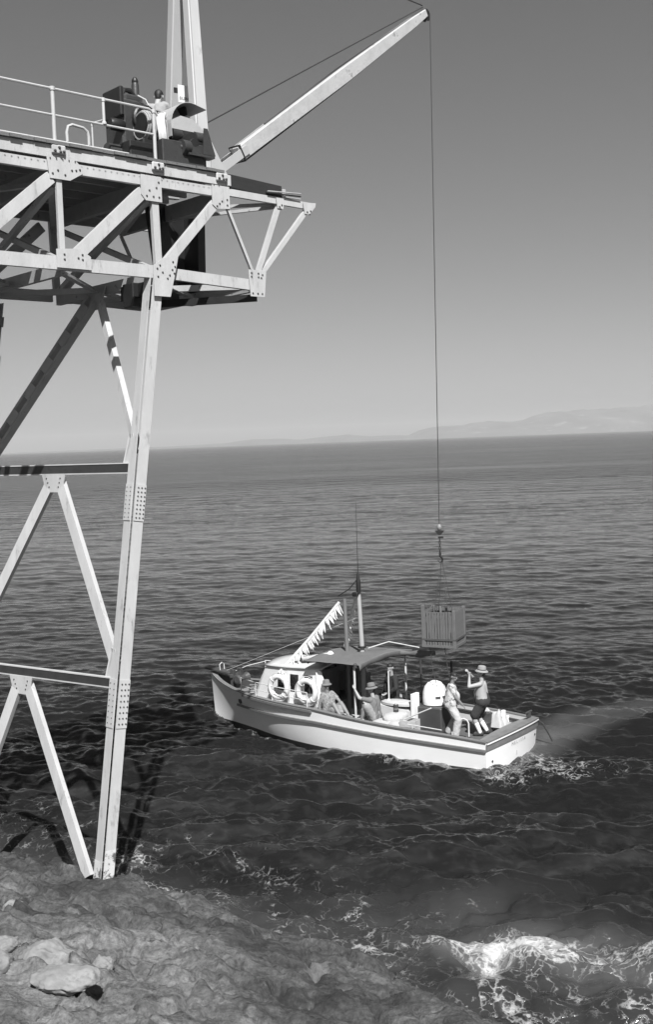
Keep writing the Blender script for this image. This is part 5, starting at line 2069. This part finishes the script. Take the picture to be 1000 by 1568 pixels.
part('drum_bung', PIPE, dk, lambda b: b.lathe([(0.03, 0.50), (0.03, 0.53)], (0.1, 0, 0), 8))
dr = gear('pale_tarpaulin', (0.85, -0.75, SOLE + 0.25), 'crumpled pale tarpaulin heaped by the starboard bulwark behind the standing men', 'tarpaulin')
bm = bmesh.new()
bmesh.ops.create_grid(bm, x_segments=24, y_segments=18, size=0.5)
for v in bm.verts:
    n_ = fbm(np.array([v.co.x * 5 + 3]), np.array([v.co.y * 5 + 8]), 4, seed=61)[0]
    e_ = 1 - max(abs(v.co.x), abs(v.co.y)) / 0.5
    v.co.z = 0.55 * n_ * min(1, e_ * 3) - 0.12 * (1 - min(1, e_ * 3))
me = bpy.data.meshes.new('cloth')
bm.to_mesh(me); bm.free()
me.polygons.foreach_set('use_smooth', [True] * len(me.polygons))
me.materials.append(CANVASL)
o = bpy.data.objects.new('cloth', me); COL.objects.link(o); o.parent = dr
o.scale = (0.7, 0.5, 0.9)
part('tarpaulin_rope', ROPE, dr, lambda b: b.tube([(-0.3, 0.1, 0.15), (0, 0.12, 0.27), (0.3, 0.1, 0.12)], 0.012, 5))

# life rings hung outside the cabin
def life_ring(x, z, label, tilt):
    e = gear('life_ring', (x, 1.27, z), label, 'life ring', 0.0, 'life rings on the cabin side')
    ring_mesh(0.29, 0.078, 36, 10).build('ring', RINGM, e, smooth=True)
    for k in range(4):
        a = math.pi / 4 + k * math.pi / 2
        part('ring_band', WHITEROPE, e, lambda b: b.tube([Vector((0.29 * math.cos(a) + 0.082 * math.cos(t) * math.cos(a), 0.082 * math.sin(t), 0.29 * math.sin(a) + 0.082 * math.cos(t) * math.sin(a))) for t in np.linspace(0, 2 * math.pi, 13)[:-1]], 0.014, 5, closed=True))
    pts = []
    for t in np.linspace(0, 2 * math.pi, 49)[:-1]:
        r_ = 0.375 + 0.03 * abs(math.sin(2 * (t - math.pi / 4)))
        pts.append(Vector((r_ * math.cos(t), 0.0, r_ * math.sin(t))))
    part('grab_line', WHITEROPE, e, lambda b: b.tube(pts, 0.009, 5, closed=True))
    e.rotation_euler[0] += tilt
    return e


life_ring(6.45, 1.50, 'pale life ring over the forward cabin window, garland hanging over it', 0.05)
life_ring(5.48, 1.46, 'pale life ring beside the seated woman on the cabin side', 0.03)

# pennant strings
def pennants(p, q, n, ln, wd, label, name='pennant_string', hang=Vector((0, 0, -1)), skip=()):
    e = gear(name, p, label, 'bunting', 0.0)
    d = (Vector(q) - Vector(p))
    part('line', WHITEROPE, e, lambda b: b.tube([(0, 0, 0), d * 0.5 + Vector((0, 0, -0.04)), d], 0.042, 6))
    dn = d.normalized()
    side = Vector((0, 1, 0))
    mb = MB()
    cols = []
    pts = [(0, 0.0), (1.0, 0.0), (0.9, 0.55), (0.55, 1.0), (0.35, 0.9), (0.1, 0.5)]
    mb.poly([Vector((a * wd, 0, -c * ln)) for a, c in pts], (0, 1, 0), 0.012)
    m0 = mb.build('pennant', WHITE, e)
    for i in range(n):
        o = m0 if i == 0 else share(m0, e)
        t = (i + 0.5) / n
        pos = d * t + Vector((0, 0, -0.04 * math.sin(math.pi * t)))
        o.location = pos
        o.rotation_euler = (random.uniform(-0.35, 0.35), math.radians(30) + random.uniform(-0.15, 0.15), random.uniform(-0.5, 0.5))
        o.scale = (1, 1, random.uniform(0.75, 1.2))
    return e


pennants((5.12, 0.06, 3.78), (6.62, 1.02, 1.84), 50, 0.30, 0.06, 'dense garland of white pennants slanting from the dark post to the cabin front')
pennants((4.60, -0.05, 4.05), (5.70, -0.95, 2.32), 22, 0.20, 0.055, 'sparser string of white pennants running down behind the dark post')
rb = gear('rolled_chart', (5.55, 0.62, 2.24), 'rolled pale canvas bundle lying on the cabin roof', 'bundle')
part('roll', CANVASL, rb, lambda b: b.tube([(0.42, 0.12, 0.0), (0.0, 0.0, 0.06), (-0.35, -0.1, 0.12)], [0.05, 0.075, 0.08], 10), smooth=True)
part('roll_tie', ROPE, rb, lambda b: b.lathe([(0.082, -0.015), (0.082, 0.015)], (0, 0, 0.06), 10, RX))
part('roll_end', WHITE, rb, lambda b: b.lathe([(0.02, -0.1), (0.09, -0.04), (0.10, 0.03), (0.04, 0.09)], (-0.38, -0.1, 0.14), 10), smooth=True)

# ================================================================== people
def cap_mesh(prims, voxel, name, smooth_it=6):
    """prims: (p, q, r1, r2) tapered capsules, fused into one continuous skin"""
    mb = MB()
    for (p, q, r1, r2) in prims:
        p, q = Vector(p), Vector(q)
        d = q - p
        if d.length < 1e-4:
            d = Vector((0, 0, 1e-3))
            q = p + d
        dn = d.normalized()
        pts, rs = [], []
        for t in (-0.98, -0.8, -0.45):
            pts.append(p + dn * r1 * t)
            rs.append(r1 * math.sqrt(1 - t * t))
        pts.append(p); rs.append(r1)
        pts.append(p.lerp(q, 0.5)); rs.append((r1 + r2) / 2)
        pts.append(q); rs.append(r2)
        for t in (0.45, 0.8, 0.98):
            pts.append(q + dn * r2 * t)
            rs.append(r2 * math.sqrt(1 - t * t))
        mb.tube(pts, rs, 14)
    me = mb.mesh(name)
    o = bpy.data.objects.new(name, me)
    COL.objects.link(o)
    md = o.modifiers.new('r', 'REMESH')
    md.mode = 'VOXEL'
    md.voxel_size = voxel
    ms = o.modifiers.new('s', 'SMOOTH')
    ms.factor = 0.5
    ms.iterations = smooth_it
    dg = bpy.context.evaluated_depsgraph_get()
    out = bpy.data.meshes.new_from_object(o.evaluated_get(dg))
    out.name = name
    bpy.data.objects.remove(o)
    out.polygons.foreach_set('use_smooth', [True] * len(out.polygons))
    return out


def ik(a, c, l1, l2, hint):
    """middle joint between a and c; c pulled in when out of reach"""
    a, c, hint = Vector(a), Vector(c), Vector(hint)
    d = c - a
    L = d.length
    mx = (l1 + l2) * 0.985
    if L > mx:
        c = a + d * (mx / L)
        d = c - a
        L = mx
    x = (L * L + l1 * l1 - l2 * l2) / (2 * L)
    h = math.sqrt(max(l1 * l1 - x * x, 1e-5))
    dn = d.normalized()
    hp = hint - dn * hint.dot(dn)
    if hp.length < 1e-3:
        hp = dn.orthogonal()
    return a + dn * x + hp.normalized() * h, c


def person(label, loc, face, pelvis, lean, look, hands, feet, elbow, knee, S=1.0, skin=SKIN, shirt=None, sleeves='short', trousers=None,
           legs='long', hat=None, hair=HAIR, shoes=SHOE, socks=None, girth=1.0, group=None, skirt=None, band=None, toes=None):
    """x forward, y to the person's left, z up, all from the root on the floor or seat"""
    root = empty('person', loc, (0, 0, face))
    tag(root, label, 'person', group)
    P = Vector(pelvis)
    t = Vector(lean).normalized()
    lat = Vector((0, 1, 0))
    lat = (lat - t * lat.dot(t)).normalized()
    fw = lat.cross(t).normalized()
    V = Vector
    N = P + t * 0.52 * S
    lk = V(look).normalized()
    up = (t * 0.6 + V((0, 0, 0.6))).normalized()
    up = (up - lk * up.dot(lk)).normalized()
    sd = up.cross(lk).normalized()
    HC = N + t * 0.06 * S + up * 0.135 * S + lk * 0.03 * S
    body = []
    g = girth
    for s in (-1, 1):
        body.append((P + lat * s * 0.075 * S, P + lat * s * 0.07 * S + t * 0.18 * S + fw * 0.01, 0.112 * S * g, 0.10 * S * g))
        body.append((P + lat * s * 0.07 * S + t * 0.16 * S + fw * 0.01 * g, P + lat * s * 0.085 * S + t * 0.38 * S, 0.105 * S * g, 0.108 * S))
        body.append((P + lat * s * 0.08 * S + t * 0.40 * S, P + lat * s * 0.15 * S + t * 0.455 * S, 0.095 * S, 0.068 * S))
    if g > 1.05:
        body.append((P + t * 0.10 * S + fw * 0.09 * S, P + t * 0.20 * S + fw * 0.10 * S, 0.12 * S, 0.12 * S))
    body.append((N - t * 0.03 * S, HC - up * 0.06 * S, 0.058 * S, 0.054 * S))
    # head: skull, jaw, nose, ears
    body.append((HC + up * 0.025 * S - lk * 0.02 * S, HC + up * 0.02 * S + lk * 0.012 * S, 0.086 * S, 0.082 * S))
    body.append((HC - up * 0.03 * S + lk * 0.015 * S, HC - up * 0.075 * S + lk * 0.045 * S, 0.068 * S, 0.038 * S))
    body.append((HC + up * 0.005 * S + lk * 0.092 * S, HC - up * 0.022 * S + lk * 0.108 * S, 0.012 * S, 0.016 * S))
    body.append((HC - up * 0.058 * S + lk * 0.078 * S + sd * 0.016 * S, HC - up * 0.058 * S + lk * 0.078 * S - sd * 0.016 * S, 0.014 * S, 0.014 * S))
    for s in (-1, 1):
        body.append((HC + sd * s * 0.083 * S - lk * 0.005 * S + up * 0.01 * S, HC + sd * s * 0.087 * S - lk * 0.01 * S - up * 0.025 * S, 0.016 * S, 0.012 * S))
        body.append((HC + sd * s * 0.018 * S + up * 0.028 * S + lk * 0.078 * S, HC + sd * s * 0.045 * S + up * 0.026 * S + lk * 0.070 * S, 0.013 * S, 0.012 * S))
    shirt_p, trou_p, sock_p, shoe_p = [], [], [], []
    for p_, q_, a_, b_ in body[:(7 if g > 1.05 else 6)]:
        shirt_p.append((p_, q_, a_ + 0.028, b_ + 0.022))
    trou_p += [(P + lat * 0.075 * S - t * 0.01, P - lat * 0.075 * S - t * 0.01, 0.125 * S * g, 0.125 * S * g), (P + t * 0.08 * S, P + t * 0.10 * S, 0.125 * S * g, 0.118 * S * g)]
    for i, s in enumerate((1, -1)):
        sh = P + t * 0.455 * S + lat * s * 0.185 * S
        el, hd = ik(sh, hands[i], 0.29 * S, 0.26 * S, elbow[i])
        body.append((sh, el, 0.060 * S, 0.046 * S))
        body.append((el, hd, 0.047 * S, 0.031 * S))
        shirt_p.append((sh, sh.lerp(el, 0.62 if sleeves == 'short' else 1.0), 0.068 * S, (0.064 if sleeves == 'short' else 0.052) * S))
        if sleeves == 'long':
            shirt_p.append((el, el.lerp(hd, 0.94), 0.054 * S, 0.040 * S))
        # hand: palm, four fingers of different length, thumb off the side of the palm
        d = (hd - el).normalized()
        a = (lat * s - d * (lat * s).dot(d))
        a = a.normalized() if a.length > 1e-3 else d.orthogonal().normalized()
        n_ = d.cross(a).normalized()
        w = hd + d * 0.02 * S
        for k in (-1.5, -0.5, 0.5, 1.5):
            body.append((w, w + d * 0.075 * S + a * k * 0.019 * S, 0.019 * S, 0.013 * S))
            fl = (0.062, 0.072, 0.068, 0.054)[int(k + 1.5)] * S
            k0 = w + d * 0.078 * S + a * k * 0.021 * S
            k1 = k0 + (d * 0.85 + n_ * 0.3).normalized() * fl * 0.55
            k2 = k1 + (d * 0.5 + n_ * 0.75).normalized() * fl * 0.5
            body.append((k0, k1, 0.0095 * S, 0.009 * S))
            body.append((k1, k2, 0.009 * S, 0.008 * S))
        th0 = w + d * 0.02 * S - a * 0.03 * S
        body.append((th0, th0 + (d * 0.6 - a * 0.7).normalized() * 0.05 * S, 0.014 * S, 0.010 * S))
        body.append((th0 + (d * 0.6 - a * 0.7).normalized() * 0.05 * S, th0 + (d * 0.8 - a * 0.6).normalized() * 0.085 * S, 0.010 * S, 0.009 * S))
        # leg
        hp = P + lat * s * 0.092 * S - t * 0.03 * S
        kn, an = ik(hp, feet[i], 0.43 * S, 0.42 * S, knee[i])
        body.append((hp, kn, 0.094 * S, 0.064 * S))
        body.append((kn, kn.lerp(an, 0.3), 0.062 * S, 0.066 * S))
        body.append((kn.lerp(an, 0.3), an, 0.066 * S, 0.040 * S))
        td = V(toes[i]) if toes else V((1, 0.12 * s, 0))
        td = td.normalized()
        heel = an + V((0, 0, -0.045 * S)) - td * 0.045 * S
        toe = an + V((0, 0, -0.055 * S)) + td * 0.15 * S
        body.append((heel, toe, 0.038 * S, 0.030 * S))
        if legs == 'long':
            trou_p.append((hp, kn, 0.128 * S, 0.106 * S))
            trou_p.append((kn, kn.lerp(an, 0.95), 0.104 * S, 0.094 * S))
        elif legs == 'short':
            trou_p.append((hp, hp.lerp(kn, 0.84), 0.125 * S, 0.122 * S))
        if socks:
            sock_p.append((kn.lerp(an, 0.42), an, 0.066 * S, 0.050 * S))
        if shoes:
            shoe_p.append((heel, toe, 0.050 * S, 0.042 * S))
            shoe_p.append((heel + V((0, 0, 0.02)), toe.lerp(heel, 0.5) + V((0, 0, 0.02)), 0.048 * S, 0.040 * S))

    def add(name, prims, m, vox, it=6):
        me = cap_mesh(prims, vox, name, it)
        if name in ('shirt', 'trousers', 'shorts', 'skirt'):      # cloth folds
            nv = len(me.vertices)
            co = np.empty(nv * 3, np.float32); me.vertices.foreach_get('co', co); co = co.reshape(-1, 3)
            no = np.array([v.normal[:] for v in me.vertices])
            k_ = 9.0
            f_ = fbm(co[:, 0] * k_ + co[:, 2] * 6 + 4, co[:, 1] * k_ + co[:, 2] * 3.5 + 7, 3, seed=len(label), ridged=True) - 0.55
            co = co + no * (f_ * 0.024)[:, None]
            me.vertices.foreach_set('co', co.astype(np.float32).ravel())
            me.update()
        me.materials.clear()
        me.materials.append(m)
        o = bpy.data.objects.new(name, me)
        COL.objects.link(o)
        o.parent = root
        return o
    add('body', body, skin, 0.0105, 3)
    if shirt:
        add('shirt', shirt_p, shirt, 0.016, 5)
    if trousers:
        add('trousers' if legs == 'long' else 'shorts', trou_p, trousers, 0.016, 5)
    if skirt:
        add('skirt', skirt[0], skirt[1], 0.018, 6)
    if socks:
        add('sock', sock_p[:1], SOCK, 0.012, 3)
        add('sock', sock_p[1:], SOCK, 0.012, 3)
    if shoes:
        add('shoe', shoe_p[:2], shoes, 0.012, 3)
        add('shoe', shoe_p[2:], shoes, 0.012, 3)
    R = Matrix((lk, sd, up)).transposed()
    for s in (-1, 1):
        mb = MB()
        mb.lathe([(0.003, -0.008), (0.010, 0), (0.003, 0.008)], HC + sd * s * 0.032 * S + up * 0.012 * S + lk * 0.076 * S, 8)
        mb.build('eye', SHOE, root)
    if hair:
        hp_ = [(HC + up * 0.04 * S - lk * 0.03 * S, HC + up * 0.045 * S + lk * 0.01 * S, 0.088 * S, 0.083 * S), (HC - lk * 0.05 * S, HC - lk * 0.045 * S - up * 0.05 * S, 0.066 * S, 0.05 * S)]
        add('hair', hp_, hair, 0.012, 4)
    if hat:
        mb = MB()
        prof = [(0.160, -0.024), (0.163, -0.014), (0.125, 0.018), (0.108, 0.026), (0.102, 0.075), (0.092, 0.115), (0.062, 0.132), (0.01, 0.135)]
        prof = [(r_ * S, z_ * S) for r_, z_ in prof]
        M = R @ Matrix.Rotation(rad(6), 3, 'Y')
        mb.lathe(prof, HC + up * 0.045 * S - lk * 0.005 * S, 22, M, 1.04, 0.96)
        ho = mb.build('hat', hat, root, smooth=True)
        if band:
            mb = MB()
            mb.lathe([(0.112 * S, 0.022 * S), (0.111 * S, 0.045 * S), (0.108 * S, 0.046 * S)], HC + up * 0.045 * S - lk * 0.005 * S, 22, M, 1.04, 0.96)
            mb.lathe([(0.166 * S, -0.026 * S), (0.166 * S, -0.014 * S)], HC + up * 0.045 * S - lk * 0.005 * S, 22, M, 1.04, 0.96)
            mb.build('hat_band', band, ho, smooth=True)
    return root


BH = BOAT_R[2]                 # heading of the boat
AFT = math.pi

# bare-chested man in shorts, both arms up in front of his face, looking up at the crate
person('bare-chested man in straw hat and dark shorts raising both arms at the stern', BW(0.86, -0.18, SOLE + 0.01), BH + rad(14),
       (0, 0, 0.90), (0.03, 0, 1), (0.95, 0.1, 0.2),
       [(0.30, 0.16, 1.52), (0.36, -0.06, 1.60)], [(0.06, 0.13, 0.09), (-0.06, -0.12, 0.09)],
       [(0.2, 0.7, -0.6), (0.2, -0.7, -0.5)], [(1, 0.1, 0), (1, 0, 0)],
       S=1.03, skin=SKIN, trousers=SHORTC, legs='short', hat=HATL, band=SHORTC, socks='both', shoes=SHOE, girth=1.4)

# man in patterned shirt and pale trousers bending aft over the tiller
person('man in patterned shirt and pale baggy trousers standing over the bent tiller pipe', BW(1.50, 0.40, SOLE + 0.01), BH + rad(205),
       (0.0, 0, 0.89), (0.10, 0.02, 1), (0.75, -0.5, -0.25),
       [(0.20, 0.28, 0.86), (0.36, -0.12, 0.80)], [(-0.08, 0.17, 0.09), (0.12, -0.19, 0.09)],
       [(-0.4, 0.8, -0.2), (-0.6, -0.6, -0.1)], [(1, 0.2, 0), (1, -0.2, 0)],
       S=0.99, skin=SKIND, shirt=PATC, sleeves='short', trousers=LIGHTC, legs='long', shoes=SHOE, girth=1.32)

# woman seated on the side locker, leaning back on the cabin side
person('woman in bucket hat and speckled dress seated against the cabin side', BW(4.86, 1.10, 0.85), BH + rad(162),
       (0, 0, 0.115), (-0.16, 0, 1), (0.85, -0.25, 0.16),
       [(0.42, 0.20, 0.17), (-0.10, -0.26, 0.02)], [(0.62, 0.16, 0.09), (0.60, -0.08, 0.07)],
       [(-0.3, 0.8, 0.1), (-0.8, -0.6, 0)], [(0.2, 0.2, 1), (0.2, 0.0, 1)],
       S=0.94, skin=SKIND, shirt=DOTC, sleeves='short', hat=HATG, shoes=None,
       skirt=([((0, 0.07, 0.11), (0.34, 0.13, 0.20), 0.135, 0.11), ((0, -0.07, 0.11), (0.34, -0.06, 0.20), 0.135, 0.11), ((0.2, 0.03, 0.12), (0.44, 0.04, 0.14), 0.13, 0.10)], DOTC))

# man in grey tee seated on the locker holding the awning post
person('man in grey tee and bucket hat seated on the locker gripping the awning post', BW(3.34, 1.14, 0.85), BH + rad(4),
       (0, 0, 0.115), (0.12, 0, 1), (0.9, 0.35, -0.02),
       [(0.50, 0.17, 0.80), (0.28, -0.05, 0.42)], [(0.30, 0.22, 0.07), (0.42, -0.12, 0.07)],
       [(0.2, 0.6, -0.7), (0.1, -0.8, -0.5)], [(0.8, 0.5, 0.5), (0.8, -0.3, 0.6)],
       S=1.0, skin=SKIN, shirt=GREYC, sleeves='short', trousers=KHAKI, legs='short', hat=HATG, shoes=None, band=SHORTC)

# person in a black coat standing under the after edge of the awning
person('person in a long black coat standing under the after edge of the awning', BW(3.42, 0.12, SOLE + 0.01), BH + rad(60),
       (0, 0, 0.92), (0.08, 0.05, 1), (0.8, 0.5, -0.1),
       [(0.30, 0.25, 1.02), (0.16, -0.30, 0.85)], [(0.05, 0.12, 0.09), (-0.05, -0.12, 0.09)],
       [(-0.3, 0.8, -0.3), (-0.5, -0.7, 0)], [(1, 0, 0), (1, 0, 0)],
       S=1.02, skin=SKIN, shirt=BLACKC, sleeves='long', trousers=BLACKC, legs='long', shoes=SHOE, girth=1.12,
       skirt=([((0, 0.07, 0.92), (0, 0.10, 0.55), 0.15, 0.17), ((0, -0.07, 0.92), (0, -0.10, 0.55), 0.15, 0.17)], BLACKC))

# winch operator bending over his levers up on the tower
person('winch operator in a pale shirt bending behind the gear guard on the tower deck', TW(0.80, 0.98, 13.27), TOWER_A + rad(28),
       (0, 0, 0.90), (0.42, 0, 1), (0.85, 0.25, -0.35),
       [(0.55, 0.22, 0.98), (0.55, -0.20, 0.95)], [(0.05, 0.12, 0.09), (-0.05, -0.12, 0.09)],
       [(-0.3, 0.8, -0.4), (-0.3, -0.8, -0.4)], [(1, 0, 0), (1, 0, 0)],
       S=1.0, skin=SKIN, shirt=SHIRTL, sleeves='long', trousers=KHAKI, legs='long', shoes=SHOE)
